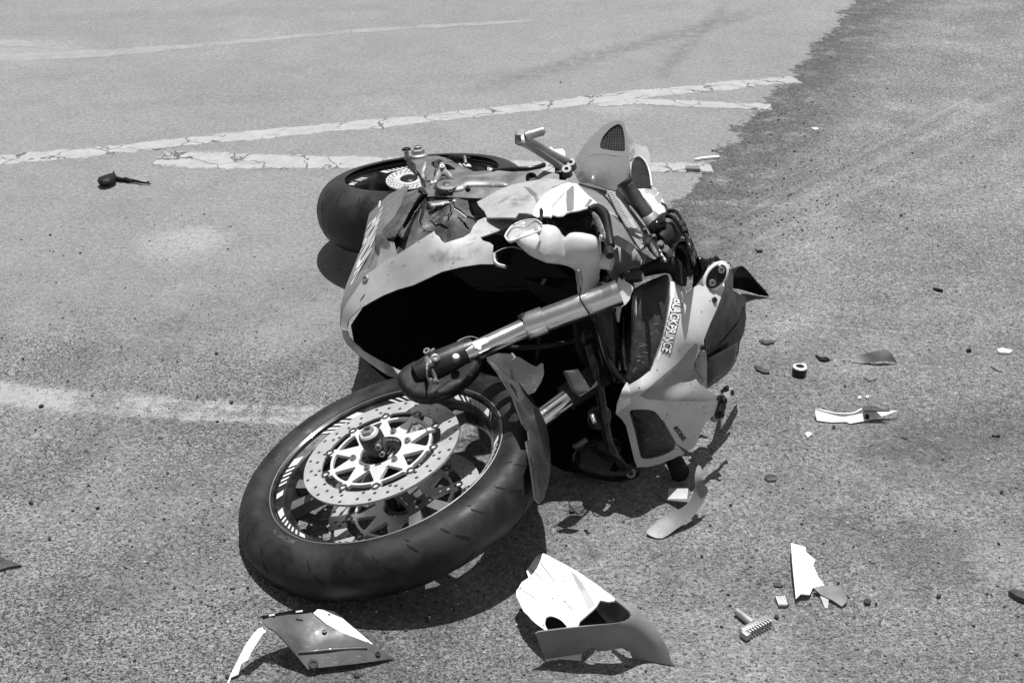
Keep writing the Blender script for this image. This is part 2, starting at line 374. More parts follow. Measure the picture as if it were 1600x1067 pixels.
    h_c = k.math('SUBTRACT', h_c, k.math('MULTIPLY', k.math('MULTIPLY', rav, gap), 2.2)); h = k.mixf(smooth, h_c, h_s); h = k.math('ADD', h, k.math('MULTIPLY', left, 1.6)); h = k.math('SUBTRACT', h, k.math('MULTIPLY', pit, .9))
    b = k.n('ShaderNodeBsdfPrincipled', {'Base Color': k.grey(col), 'Roughness': k.mixf(chip, .78, .35), 'Specular IOR Level': .45, 'Normal': k.bump(h, .0075, 1.0)})
    k.t.links.new(b.outputs[0], k.out.inputs[0]); return k.m
def ground():
    v = [(-60, -20, 0), (60, -20, 0), (60, 120, 0), (-60, 120, 0)]
    o = obj('ground', v, [[0, 1, 2, 3]], asphalt()); tag(o, kind='structure')
ground()
def paint_mat(name, wear, crack=.0, col=.62):
    k = N(name); pos = k.pos(); n = k.noise(45, 6, .8, pos); n2 = k.noise(5, 4, .6, pos)
    uv = k.math('ABSOLUTE', k.n('ShaderNodeAttribute', attribute_name='across').outputs['Fac'])
    edge = k.ramp(uv, .45 if crack else .35, 1.0, 0, .40, False); gr = k.noise(230, 3, .75, pos)
    v = k.math('ADD', k.math('MULTIPLY', n, .6), k.math('MULTIPLY', gr, .4)); v = k.math('ADD', v, k.math('MULTIPLY', k.math('SUBTRACT', n2, .5), .5)); v = k.math('SUBTRACT', v, edge)
    a = k.math('MULTIPLY', k.ramp(v, wear - .06, wear + .10), .88 if crack else .72)
    c = k.math('MULTIPLY', col, k.ramp(k.noise(14, 5, .7, pos), .3, .7, .86, 1.08)); c = k.math('MULTIPLY', c, k.ramp(gr, .3, .7, .82, 1.15))
    if crack:
        wv = k.n('ShaderNodeVectorMath', {0: pos, 1: k.n('ShaderNodeVectorMath', {0: k.n('ShaderNodeTexNoise', {'Vector': pos, 'Scale': 7.0, 'Detail': 5.0}).outputs['Color'], 'Scale': .30}, operation='SCALE').outputs[0]}, operation='ADD').outputs[0]
        vo = k.n('ShaderNodeTexVoronoi', {'Vector': wv, 'Scale': crack}, feature='DISTANCE_TO_EDGE').outputs[0]
        cm = k.math('MULTIPLY', k.ramp(vo, .008, .030, 1, 0), k.ramp(k.noise(3, 3, .6, pos), .34, .48)); c = k.mixf(cm, c, .08)
    b = k.n('ShaderNodeBsdfPrincipled', {'Base Color': k.grey(c), 'Roughness': .7})
    t = k.n('ShaderNodeBsdfTransparent'); mx = k.n('ShaderNodeMixShader', {0: a, 1: t.outputs[0], 2: b.outputs[0]}); k.t.links.new(mx.outputs[0], k.out.inputs[0]); return k.m
PM = {'cracked': paint_mat('cracked_road_paint', .34, 5.2, .375), 'faint': paint_mat('faded_road_paint', .38, 0, .335), 'rough': paint_mat('dusty_road_paint', .44, 0, .40)}
def marking(pts, w, m, z=.0006):
    """painted band along ground pixels; w = half width in metres at each point"""
    q = [P(*p) for p in pts]; ww = w if hasattr(w, '__len__') else [w] * len(q)
    s = cr([tuple(p) + (a,) for p, a in zip(q, ww)], 14, False); v, f, ac = [], [], []; r = random.Random(len(pts))
    for i, p in enumerate(s):
        a = Vector(s[max(i - 1, 0)][:3]); b = Vector(s[min(i + 1, len(s) - 1)][:3]); d = (b - a).normalized(); n = Vector((-d.y, d.x, 0)); c = Vector(p[:3])
        for sg in (1, -1): g = c + n * sg * (p[3] * 1.25 + r.uniform(-.009, .009)); v.append((g.x, g.y, z)); ac.append(sg * 1.0)
        v.insert(len(v) - 1, (c.x, c.y, z)); ac.insert(len(ac) - 1, 0.0)
    for i in range(len(s) - 1):
        for j in (0, 1): f.append([3 * i + j, 3 * i + j + 1, 3 * i + j + 4, 3 * i + j + 3])
    o = obj('road_marking', v, f, m); at = o.data.attributes.new('across', 'FLOAT', 'POINT'); at.data.foreach_set('value', ac)
    return tag(o, kind='structure')
marking([(-700, 306), (-80, 256), (120, 240), (330, 218), (560, 196), (800, 171), (1000, 148), (1243, 124)], .062, PM['cracked'])
marking([(248, 247), (330, 250), (440, 252), (560, 255), (700, 258), (870, 262), (1010, 262), (1112, 262)], [.085, .10, .085, .08, .07, .07, .06, .05], PM['cracked'], .0010)
marking([(935, 166), (1000, 160), (1090, 164), (1205, 168)], [.02, .04, .05, .04], PM['cracked'], .0014)
marking([(-600, 118), (-60, 92), (60, 88), (180, 82), (330, 70), (560, 49), (830, 33)], [.08, .10, .11, .09, .05, .05, .04], PM['faint'])
marking([(-60, 68), (20, 68), (110, 78)], [.05, .07, .02], PM['faint'], .0010)
marking([(-500, 575), (-60, 606), (60, 622), (180, 632), (320, 642), (470, 650), (600, 655)], [.085, .085, .09, .085, .085, .08, .07], PM['rough'])
# ------------------------------------------------------------------ materials of the motorcycle and its fragments
RUB = mat('tyre_rubber', .008, .46, dust=.7, dustcol=.042, spec=.34, dscale=9, var=.2, rvar=.1, bump=.0003, bscale=220)
RUBD = mat('tyre_groove_black', .004, .9)
RIMB = mat('black_rim_enamel', .008, .22, spec=.3, coat=.25, dust=.25, dustcol=.12)
TAPE = mat('pale_reflective_tape', .60, .35, coat=.3, dust=.3, dustcol=.3)
ALU = mat('cast_aluminium', .40, .5, metal=.7, dust=.3, dustcol=.3, bump=.0002, bscale=500)
ALUP = mat('polished_carrier_alloy', .85, .42, metal=.6, var=.03, rvar=.03)
STEEL = mat('brushed_disc_steel', .64, .42, metal=.7, var=.04, rvar=.04)
CHROME = mat('hard_chrome', .85, .17, metal=1, var=.05, rvar=.05)
DARKM = mat('dark_cast_metal', .020, .42, metal=.3, dust=.3, dustcol=.14, bump=.0003, bscale=350)
BOLTM = mat('zinc_bolt', .26, .5, metal=.6)
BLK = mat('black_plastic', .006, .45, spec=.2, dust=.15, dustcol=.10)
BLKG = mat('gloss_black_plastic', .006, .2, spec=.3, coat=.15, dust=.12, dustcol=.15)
RBR = mat('soft_black_rubber', .010, .6, spec=.25, dust=.3, dustcol=.09)
SILV = mat('silver_fairing_paint', .47, .38, metal=.25, coat=.35, speck=.06, dust=.30, dustcol=.22, dscale=13, scratch=.55)
NOSE = mat('pale_nose_paint', .58, .40, coat=.25, speck=.05, dust=.12, dustcol=.3, dscale=9, scratch=.2)
RECESS = mat('grey_recess_paint', .25, .42, coat=.25, speck=.05, dust=.15, dustcol=.3)
SILV2 = mat('grey_fairing_paint', .20, .42, metal=.3, coat=.3, speck=.05, dust=.22, dustcol=.30, dscale=9, scratch=.3)
LITE = mat('pale_fairing_paint', .62, .38, coat=.4, speck=.06, dust=.15, dustcol=.35, scratch=.25)
WHT = mat('white_fairing_paint', .80, .4, coat=.3, speck=.05, dust=.08, dustcol=.5)
WHTP = mat('raw_white_plastic', .84, .5, dust=.12, dustcol=.6, var=.05)
TAIL = mat('satin_grey_tail_paint', .15, .38, metal=.3, coat=.25, var=.05)
DARKP = mat('dark_grey_fairing', .055, .36, coat=.3, dust=.35, dustcol=.16, scratch=.4)
SCORCH = mat('scuffed_black_cover', .028, .48, dust=.75, dustcol=.13, dscale=11, scratch=.8, bump=.003, bscale=38)
ENG = mat('engine_case_grey', .16, .42, metal=.45, dust=.35, dustcol=.30, var=.2)
BELLY = mat('charcoal_belly_paint', .10, .40, coat=.3, dust=.45, dustcol=.20, scratch=.7)
LETT = mat('pale_lettering', .50, .5, dust=.3, dustcol=.3, var=.15)
INK = mat('black_ink', .006, .5)
SMOKE = mat('smoked_lens', .022, .30, coat=.10, spec=.3, dust=.5, dustcol=.085, dscale=14, scratch=.6)
CLEAR = mat('clear_ribbed_lens', .55, .16, trans=.75, dust=.35, dustcol=.45)
TANKP = mat('milky_reservoir_plastic', .58, .36, sss=.25, coat=.1, dust=.08, dustcol=.5, var=.05)
PAD = mat('perforated_grille_alloy', .42, .4, metal=.5)
MOUNT = P(860, 640, 0)
bike = empty('motorcycle', MOUNT, 'crashed sports motorcycle lying on its side, front wheel knocked loose from the fork', 'motorcycle')
# ------------------------------------------------------------------ wheels
def tyre_profile(R, w, bead, n=20):
    """outer section then back inside; local (r, h)"""
    half = w / 2; pr = []
    rs = R - w * .46                                     # radius of widest point
    for i in range(n + 1):
        a = -math.pi / 2 * 1.0 + math.pi * i / n         # crown
        pr.append((rs + (R - rs) * math.cos(a) ** .92 if abs(math.cos(a)) > 1e-6 else rs, half * math.sin(a)))
    for q in ((rs - .006, half * .985), (bead + .010, half * .93), (bead + .005, half * .86), (bead, half * .79)): pr.append(q)
    pr += [(bead - .004, half * .70), (bead - .004, -half * .70)]
    for q in ((bead, -half * .79), (bead + .005, -half * .86), (bead + .010, -half * .93), (rs - .006, -half * .985)): pr.append(q)
    return pr
def wheel_part(name, C, nrm, xd, R, w, bead, mtx_out=None, nsipes=28, tapes=True, tape_phase=0.0, seed=1):
    m = frame(C, nrm, xd); half = w / 2
    wo = bpy.data.objects.new(name, None); COL.objects.link(wo); WORLDPOS[wo.name] = Vector(C); wo.parent = bike; wo.location = Vector(C) - MOUNT; wo.empty_display_size = .05
    lathe('tyre', tyre_profile(R, w, bead), m, RUB, wo, 128, 60, closed=True)
    rs = R - w * .46
    def surf(a, s, off=.0):                              # s in -1..1 across the tread
        b = math.asin(max(-1, min(1, s))); r = rs + (R - rs) * math.cos(b) ** .92 + off * math.cos(b); h = half * math.sin(b) + off * math.sin(b)
        return m @ Vector((r * math.cos(a), r * math.sin(a), h))
    v, f = [], []
    for k in range(nsipes):
        a0 = 2 * math.pi * k / nsipes
        for sg in (1, -1):
            for (sa, sb, da, wd) in ((.90, .72, .035, .0021), (.60, .28, .065, .0030)) if k % 2 else ((.90, .64, .05, .0024), (.97, .93, .02, .0016)):
                q = 6; st = len(v)
                for i in range(q + 1):
                    t = i / q; s = (sa + (sb - sa) * t) * sg; a = a0 + (da * t + (.055 if sa < .7 else 0)) ; ww = wd * (math.sin(math.pi * (t * .9 + .05)) ** .5) / R
                    v.append(surf(a - ww, s, .0005)); v.append(surf(a + ww, s, .0005))
                for i in range(q): f.append([st + 2 * i, st + 2 * i + 1, st + 2 * i + 3, st + 2 * i + 2])
    tag(obj('tread_groove', v, f, RUBD, wo), kind='stuff')
    # rim barrel: flanges, deep well, closed section
    hb = half * .76; t_ = .0045
    top = [(bead + .001, hb - .004), (bead + .003, hb + .001), (bead - .001, hb + .004), (bead - .006, hb + .001), (bead - .009, hb - .006), (bead - .024, hb - .013), (bead - .029, hb - .022), (bead - .032, hb * .35), (bead - .034, 0)]
    prof = top + [(r, -h) for r, h in top[-2::-1]]; prof += [(r - .0 + .004, -h * .96) if False else (min(r + .006, bead - .002), h * .95) for r, h in prof[::-1]]
    lathe('rim', prof, m, RIMB, wo, 112, 35, closed=True)
    lathe('rim_lip', [(bead - .0012, hb + .0035), (bead, hb + .0050), (bead + .0012, hb + .0040), (bead + .0004, hb + .0028)], m, ALU, wo, 112, 60)
    if tapes:                                            # slanted pieces of reflective tape on the flange
        r0, r1 = bead - .0205, bead - .0105; z0, z1 = hb - .0110, hb - .0056; off = .0012
        rnd = random.Random(seed); pat = [.12, .03, .03, .03, .03, .03, .075]; a = tape_phase; meshes = {}
        while a < tape_phase + 2 * math.pi - .12:
            for L in pat:
                key = L
                if key not in meshes:
                    vv, ff = [], []; q = max(2, int(L / .03)); sl = .075
                    for i in range(q + 1):
                        b = L * i / q
                        for (r, z, dz) in ((r0, z0, 0), (r1, z1, sl)): vv.append(Vector((r * math.cos(b + dz), r * math.sin(b + dz), z + off)))
                    for i in range(q): ff.append([2 * i, 2 * i + 1, 2 * i + 3, 2 * i + 2])
                    mm = mesh_of('rim_tape', vv, ff); mm.materials.append(TAPE); meshes[key] = mm
                if rnd.random() > .08:
                    o = bpy.data.objects.new('rim_tape', meshes[key]); COL.objects.link(o); o.parent = wo
                    mt = m.copy() @ Matrix.Rotation(a, 4, 'Z'); mt.translation -= WORLDPOS[wo.name]; o.matrix_local = mt
                a += L + .036
            a += .16
    return wo, m
def disc_set(wo, m, h, R, rin, hub, nb, phase, flip=1, holes=True):
    """drilled steel ring, spoked carrier, floating bobbins"""
    hl = []
    if holes:
        n = nb * 3
        for k in range(n):
            for j, rr in enumerate((R - .0075, R - .0155, R - .0245, R - .0325)):
                if rr < rin + .004: continue
                if (k + j) % 2: continue
                a = 2 * math.pi * (k + .13 * j * (1 if k % 4 else -1)) / n + .04; hl.append(circle(.0039, 9, rr * math.cos(a), rr * math.sin(a)))
    inner = []; ni = nb * 12
    for k in range(ni):
        a = 2 * math.pi * k / ni + phase; q = (a - phase) * nb / (2 * math.pi); d = abs(q - round(q))
        inner.append(((rin - (.006 if d < .09 else 0)) * math.cos(a), (rin - (.006 if d < .09 else 0)) * math.sin(a)))
    plate('brake_disc', [circle(R, 110), inner] + hl, m, h - .0025, h + .0025, STEEL, wo)
    outer = []; rc = rin - .0180
    for k in range(ni):
        a = 2 * math.pi * k / ni + phase; q = (a - phase) * nb / (2 * math.pi); d = abs(q - round(q)); r = rin - .002 if d < .09 else rc
        outer.append((r * math.cos(a), r * math.sin(a)))
    hs = [circle(hub, 36)]
    for k in range(nb):
        a = 2 * math.pi * (k + .5) / nb + phase; wv = math.pi / nb * .80; ro, ri = rc - .0055, hub + .015
        tri = []
        for t in np.linspace(-1, 1, 7): tri.append((ro * math.cos(a + wv * t * .92), ro * math.sin(a + wv * t * .92)))
        for (r, t) in ((ro - .004, 1.0), (ri + .012, .42), (ri + .003, .12), (ri + .003, -.12), (ri + .012, -.42), (ro - .004, -1.0)):
            tri.append((r * math.cos(a + wv * t), r * math.sin(a + wv * t)))
        hs.append(tri)
    plate('disc_carrier', [outer] + hs, m, h - .0035, h + .0035, ALUP, wo)
    bob = None
    for k in range(nb):
        a = 2 * math.pi * k / nb + phase; r = rin - .0065
        mm = m @ Matrix.Translation((r * math.cos(a), r * math.sin(a), h))
        o = lathe('bobbin', [(.0042, -.004), (.0042, .0035), (.0052, .0052), (.0085, .0056), (.0092, .004), (.0092, -.004)], mm, mat_bob, wo, 20, 30)
mat_bob = mat('bobbin_steel', .20, .35, metal=.9)
FN = Vector((-.297, -.076, .952)).normalized()
FC = PD(614, 746, 2.80); print('front wheel z', FC.z)
fw, fm = wheel_part('front_wheel', FC, FN, (1, 0, 0), .319, .108, .2400, tape_phase=.35)
disc_set(fw, fm, .066, .160, .1225, .043, 10, .31)
disc_set(fw, fm, -.066, .160, .1225, .043, 10, .1)
# spokes: three forked cast spokes, hub barrel
def spokes(wo, m, ns, phase, rh, rr, matl, wide=.020, th=.028, fork=.23):
    for k in range(ns):
        for sg in (1, -1):
            a0 = 2 * math.pi * k / ns + phase + sg * .10; a1 = 2 * math.pi * k / ns + phase + sg * fork
            p = [m @ Vector((rh * math.cos(a0), rh * math.sin(a0), 0)), m @ Vector(((rh + rr) * .5 * math.cos((a0 * .6 + a1 * .4)), (rh + rr) * .5 * math.sin((a0 * .6 + a1 * .4)), 0)), m @ Vector((rr * math.cos(a1), rr * math.sin(a1), 0))]
            up = m.to_3x3() @ Vector((0, 0, 1))
            v, f = _tube([Vector(q) for q in cr([tuple(x) for x in p], 5, False)], [th * (1 - .25 * i / 10) for i in range(11)], 10, wide / th * .62, up)
            obj('spoke', v, f, matl, wo, 50)
SPK = mat('spoke_silver_grey', .12, .45, metal=.4, dust=.5, dustcol=.20)
for k_ in range(3):
    mk = fm @ Matrix.Rotation(math.radians(178 + 120 * k_), 4, 'Z')
    L = [(.028, -.026), (.075, -.020), (.120, -.019), (.150, -.026), (.204, -.050), (.205, -.022), (.160, -.006), (.158, .006), (.205, .022), (.204, .050), (.150, .026), (.120, .019), (.075, .020), (.028, .026)]
    plate('spoke', [L, circle(.008, 12, .137, 0)], mk, -.010, .014, SPK, fw)
RS_ = .303 - .122 * .46
def ring_text(s, r, a0, size, mtx, h, parent, m_):
    cu = bpy.data.curves.new('sidewall_lettering', 'FONT'); cu.body = s; cu.offset = .01; to = bpy.data.objects.new('t', cu); COL.objects.link(to); bpy.context.view_layer.update()
    me = bpy.data.meshes.new_from_object(to.evaluated_get(bpy.context.evaluated_depsgraph_get())); bpy.data.objects.remove(to)
    bm = bmesh.new(); bm.from_mesh(me)
    for v in bm.verts:
        a = a0 - v.co.x * size / r; rr = r + v.co.y * size; v.co = (rr * math.cos(a), rr * math.sin(a), 0)
    v_, f_ = thicken(bm, lambda x, y: (mtx @ Vector((x, y, h(math.hypot(x, y)) + .0012)), mtx @ Vector((x, y, h(math.hypot(x, y)) - .001))))
    obj('sidewall_lettering', v_, f_, m_, parent)
hs_ = lambda r: .061 * (.985 - .085 * (RS_ - .014 - r) / (RS_ - .014 - .2415)) if r < RS_ - .014 else .061
LET = mat('tyre_lettering', .075, .6, spec=.3)
ring_text('MICHELIN', .2510, math.radians(232), .0165, fm, lambda r: .0500 + (r - .250) * .14, fw, LET); ring_text('RADIAL', .2515, math.radians(160), .0125, fm, lambda r: .0500 + (r - .250) * .14, fw, LET)
lathe('hub', [(.0, -.062), (.030, -.062), (.036, -.05), (.030, -.02), (.034, .03), (.041, .052), (.041, .062), (.026, .064), (.024, .058), (0, .058)], fm, BLKG, fw, 40)
for k in range(6):
    a = 2 * math.pi * k / 6 + .1; bolt('disc_bolt', fm @ Vector((.056 * math.cos(a), .056 * math.sin(a), .069)), FN, .0062, .007, BOLTM, fw)
for k in range(12):
    a = 2 * math.pi * k / 12; mm = fm @ Matrix.Rotation(a, 4, 'Z') @ Matrix.Translation((.0335, 0, .060)); block('hub_rib', mm, .014, .0022, .008, DARKM, fw, .0005)
# axle boss that tore out of the fork, with pinch bolts and axle cap
ax = fm @ Matrix.Rotation(.06, 4, 'X') @ Matrix.Rotation(-.05, 4, 'Y')
bos = bpy.data.objects.new('axle_boss', None); COL.objects.link(bos); WORLDPOS[bos.name] = fm @ Vector((0, 0, .08)); bos.parent = bike; bos.location = WORLDPOS[bos.name] - MOUNT
lathe('collar', [(0, .058), (.031, .058), (.031, .064), (.027, .066), (.027, .070), (.024, .071), (.024, .078), (0, .078)], ax, BLKG, bos, 40)
lathe('boss', [(0, .072), (.0225, .072), (.0235, .082), (.0235, .112), (.0215, .118), (0, .118)], ax, DARKM, bos, 36)
block('boss', ax @ Matrix.Translation((.008, -.012, .092)), .030, .030, .034, DARKM, bos, .007)
lathe('axle_cap', [(0, .112), (.0185, .112), (.0195, .118), (.017, .122), (0, .122)], ax, ALUP, bos, 32)
hexp = [(0, .121), (.013, .121), (.013, .127), (.0115, .129), (.0075, .129), (.0070, .123), (0, .123)]
lathe('axle_nut', hexp, ax, BOLTM, bos, 6, 20)
for dz in (.084, .102): bolt('pinch_bolt', ax @ Vector((.014, -.0275, dz)), ax.to_3x3() @ Vector((.1, -1, .25)), .0062, .007, BOLTM, bos)
# rear wheel
RN = Vector((-.085, .125, .99)).normalized(); RC = PD(664, 317, 4.03); print('rear wheel z', RC.z)
rw, rm = wheel_part('rear_wheel', RC, RN, (1, 0, 0), .306, .180, .2255, nsipes=20, tape_phase=.1, seed=3)
spokes(rw, rm, 3, 1.9, .045, .195, RIMB, .03, .032, .24)
lathe('hub', [(0, -.05), (.05, -.05), (.045, 0), (.05, .06), (.03, .075), (0, .075)], rm, RIMB, rw, 36)
def fl(pts): return pts
def A(*q):
    if CLAMP[0]: q = [p if len(p) == 4 or _P0(*p).y >= CLAMP[0](p[0], p[1]) else zY(p[0], p[1], CLAMP[0](p[0], p[1])) for p in q]
    """anchors: (px,py,z) or (px,py,'Y',Y)"""
    return Field([zY(p[0], p[1], p[3]) if len(p) == 4 else p for p in q])
def sc(ox, oy, s, pts): return [(ox + x / s, oy + y / s) for x, y in pts]
# ---- frame, radiator and dark innards
INK2 = mat('flat_black', .003, .9, spec=.1)  # plain black; also serves the painted wedge and the sun blocker
rad = A((560, 500, 'Y', 2.98), (700, 400, 'Y', 3.0), (960, 380, 'Y', 2.86), (980, 560, 'Y', 2.70), (900, 735, .012), (700, 640, 'Y', 2.86), (600, 590, 'Y', 2.9))
sheet('radiator', [(548, 508), (575, 468), (640, 425), (700, 398), (780, 372), (900, 380), (968, 420), (985, 560), (1000, 700), (960, 735), (880, 735), (800, 690), (700, 650), (600, 590), (556, 552)], rad, INK2, bike, th=.03, cell=30)
for i in range(8):
    y0 = 430 + i * 22; q = [(620 + abs(3.5 - i) * 14, y0 + 6), (760, y0 - 4), (900, y0)]
    tube('radiator_fin', [(rad.at(*p) + rad.normal(*p) * .002).to_tuple() for p in q], (.0009), INK2, bike, 6, 3, world=True)
sheet('shade_panel', [(598, 350), (700, 345), (800, 350), (800, 410), (700, 412), (600, 420)], A((600, 350, .35), (800, 350, .38), (800, 410, .38), (600, 420, .33)), INK2, bike, th=.004, cell=20)  # unseen sheet added to keep sun off the radiator
sheet('engine_block', [(600, 330), (660, 300), (800, 300), (960, 330), (985, 420), (930, 470), (800, 430), (690, 430), (600, 420)], A((600, 330, .30), (800, 300, .34), (985, 420, .36), (690, 430, .28), (600, 420, .26)), BLK, bike, th=.12, cell=24)
sheet('engine_block', [(570, 360), (640, 330), (700, 420), (640, 470), (560, 450)], A((570, 360, .22), (640, 330, .26), (700, 420, .24), (560, 450, .20)), BLK, bike, th=.10, cell=24)
# ---- rear end: swingarm, brake, axle
sa = A((640, 248, .30), (740, 262, .33), (800, 266, .34), (880, 280, .38), (760, 300, .37), (700, 292, .35), (650, 285, .30))
tri = sc(560, 220, 8, [(905, 295), (925, 262), (975, 250), (985, 330), (960, 345)]); tri2 = sc(560, 220, 8, [(1075, 290), (1110, 290), (1215, 345), (1205, 362), (1120, 370), (1085, 340)])
sheet('swingarm', sc(560, 220, 8, [(640, 240), (680, 208), (850, 195), (980, 190), (1100, 215), (1190, 260), (1440, 385), (1600, 375), (1900, 340), (2500, 400), (2500, 560), (1500, 600), (1180, 560), (850, 590), (830, 520), (780, 430), (700, 330), (650, 290)]), sa, ENG, bike, th=.045, holes=[tri, tri2], cell=7)
puff('swingarm_pivot_web', sc(560, 220, 8, [(650, 255), (700, 270), (770, 330), (800, 430), (790, 500), (840, 560), (760, 500), (680, 440), (645, 400), (640, 300)]), A((648, 258, .29), (662, 288, .28), (640, 262, .28)), DARKM, bike, depth=.02, w=5, cell=3)
m_ = frame(P(654, 245, .302), RN)
lathe('axle_adjuster', [(0, -.01), (.026, -.01), (.026, .004), (.022, .008), (0, .008)], m_, ALU, bike, 32)
lathe('rear_axle_nut', [(0, 0), (.0185, .002), (.0185, .018), (.016, .021), (0, .021)], m_, ALU, bike, 6, 20)
lathe('rear_axle', [(0, .02), (.011, .02), (.011, .028), (.008, .030), (.007, .024), (0, .024)], m_, BOLTM, bike, 24)
tube('paddock_stand_bobbin', [(636, 250, .30), (635, 238, .322)], .0065, ALU, bike); lathe('bobbin_cap', [(0, 0), (.0125, 0), (.0125, .005), (.011, .0065), (.008, .0065), (.007, .004), (0, .004)], frame(P(635, 235, .325), RN), BLKG, bike, 24)
rdm = frame(P(639, 281, .285), (-.05, -.10, .99))
hl = [circle(.0028, 7, rr * math.cos(a), rr * math.sin(a)) for j, rr in enumerate((.056, .050, .044)) for a in [2 * math.pi * (k + .33 * j) / 22 for k in range(22)]]
plate('rear_brake_disc', [circle(.062, 60), circle(.036, 40)] + hl, rdm, -.0022, .0022, STEEL, bike)
plate('rear_disc_carrier', [circle(.037, 40), circle(.024, 30)], rdm, -.002, .004, STEEL, bike); lathe('rear_hub_cap', [(0, -.02), (.024, -.02), (.022, .006), (.012, .01), (0, .01)], rdm, BLKG, bike, 28)
# rear rim brace seen behind the arm, brake hose guide, caliper bracket
puff('caliper_bracket', sc(560, 220, 8, [(780, 390), (835, 262), (855, 275), (850, 330), (825, 400), (830, 480), (915, 490), (920, 505), (845, 515), (790, 470)]), A((662, 262, .345), (672, 283, .35), (664, 270, .345)), ALU, bike, depth=.006, w=3, cell=2, smooth=0)
puff('caliper_bracket', sc(560, 220, 8, [(870, 530), (940, 520), (975, 405), (1000, 385), (1000, 330), (1020, 295), (1050, 285), (1085, 310), (1095, 350), (1110, 385), (1150, 420), (1190, 470), (1130, 465), (1080, 425), (1040, 420), (1020, 470), (990, 545), (900, 555)]), A((680, 285, .365), (690, 262, .37), (705, 275, .37)), ALU, bike, depth=.010, w=4, cell=2.4, smooth=0)
bolt('caliper_bolt', P(691, 262, .382), (0, -.5, .85), .006, .006, BOLTM, bike)
puff('brake_caliper_body', sc(560, 220, 8, [(940, 300), (955, 262), (1010, 245), (1060, 262), (1075, 300), (1010, 290), (1000, 380), (965, 390)]), A((682, 255, .345), (690, 262, .35), (682, 268, .35)), DARKM, bike, depth=.008, w=3, cell=2.4, smooth=0)
tube('brake_hose', sc3 if False else [(698, 247, .33), (710, 246, .335), (722, 248, .34), (735, 248, .34)], [.003, .006, .009, .005], BLK, bike, 10, 3); tube('hose_clip', [(726, 245, .345), (728, 256, .34)], .004, BOLTM, bike)
tube('subframe_rod', [(770, 268, .36), (800, 265, .37), (834, 263, .375), (850, 258, .375)], .0065, BLKG, bike, 12, 3)
puff('rear_brake_reservoir', sc(790, 180, 6.667, [(440, 360), (475, 340), (505, 375), (600, 368), (630, 400), (632, 460), (560, 470), (470, 440)]), A((860, 240, .40), (880, 240, .40), (870, 250, .40)), TANKP, bike, depth=.010, w=4, cell=3, smooth=0)
# ---- engine right hand cover
ec = A((655, 300, .405), (700, 294, .425), (760, 284, .435), (800, 286, .44), (860, 278, .45), (740, 312, .42), (660, 315, .395), (900, 285, .45))
sheet('engine_cover', sc(480, 180, 3.557, [(640, 430), (660, 405), (720, 375), (790, 350), (900, 340), (1000, 325), (1060, 308), (1180, 320), (1290, 300), (1400, 330), (1400, 420), (1250, 420), (1150, 430), (1040, 470), (960, 462), (700, 452), (650, 455)]), ec, ENG, bike, th=.05, cell=8)
puff('clutch_cover', sc(480, 180, 3.557, [(735, 372), (800, 352), (900, 343), (1010, 350), (1090, 368), (1125, 390), (1100, 402), (1000, 400), (900, 402), (860, 425), (780, 432), (715, 420), (700, 400)]), ec, ENG, bike, depth=.007, w=9, cell=3)
pm = frame(ec.at(700, 293) + ec.normal(700, 293) * .008, (-.02, -.18, 1))
lathe('pulse_cover', [(0, -.01), (.029, -.01), (.0295, -.002), (.028, 0), (.0255, .0025), (.024, 0), (.010, .001), (.0095, -.001), (.0075, -.001), (.007, .001), (0, .002)], pm, ENG, bike, 44, 60)
lathe('cover_seal', [(.0262, .0005), (.0275, .0018), (.0288, .0005)], pm, BLK, bike, 44); lathe('inspection_plug', [(.0078, 0), (.0088, .0012), (.0100, 0)], pm, BLK, bike, 30)
for p in ((704, 303, .445), (731, 297, .445), (661, 301, .42), (664, 306, .42), (657, 299, .42)): bolt('cover_bolt', P(*p), (0, -.3, 1), .0058, .009, DARKM, bike)
tube('gear_linkage_rod', [(683, 308, .425), (712, 310, .43), (745, 311, .435), (768, 314, .435)], .0022, BLK, bike, 8, 3)
bolt('frame_bolt', P(830, 279, .475), (0, -.5, .9), .013, .008, DARKM, bike)
# ---- scuffed black covers between belly and side fairing (broken into pieces, gaps real but for the painted wedge)
sfa = A((600, 380, .335), (590, 430, .33), (655, 315, .40), (655, 360, .385), (620, 350, .375), (700, 345, .405), (745, 315, .425), (760, 345, .42), (678, 370, .37), (740, 380, .38), (700, 318, .425))
sheet('crankcase_guard', jag(sc(570, 280, 6.67, [(540, 215), (580, 220), (590, 270), (582, 370), (560, 440), (610, 540), (720, 560), (520, 760), (200, 880), (60, 960), (30, 900), (100, 760), (120, 600), (180, 570), (260, 520), (300, 440), (420, 330), (520, 240)]), .6, 5, 3), sfa, SCORCH, bike, th=.004, cell=6)
sheet('generator_cover', jag(sc(570, 280, 6.67, [(625, 265), (740, 235), (800, 225), (915, 235), (935, 295), (925, 315), (990, 350), (1060, 405), (1180, 440), (1140, 560), (1030, 630), (840, 670), (780, 600), (720, 545), (640, 545), (600, 500), (585, 450), (615, 380)]), .7, 5, 4), sfa, SCORCH, bike, th=.004, cell=6)
sheet('generator_cover', jag(sc(570, 280, 6.67, [(925, 215), (1000, 205), (1070, 225), (1090, 330), (1120, 390), (1180, 430), (1065, 395), (995, 335), (940, 300)]), .7, 5, 5), sfa, SCORCH, bike, th=.004, cell=6, off=.004)
puff('crankcase_guard_boss', sc(570, 280, 6.67, [(110, 620), (170, 580), (240, 620), (300, 720), (330, 800), (240, 850), (150, 800), (110, 720)]), A((590, 385, .34), (612, 400, .35), (600, 410, .34)), SCORCH, bike, depth=.010, w=8, cell=3)
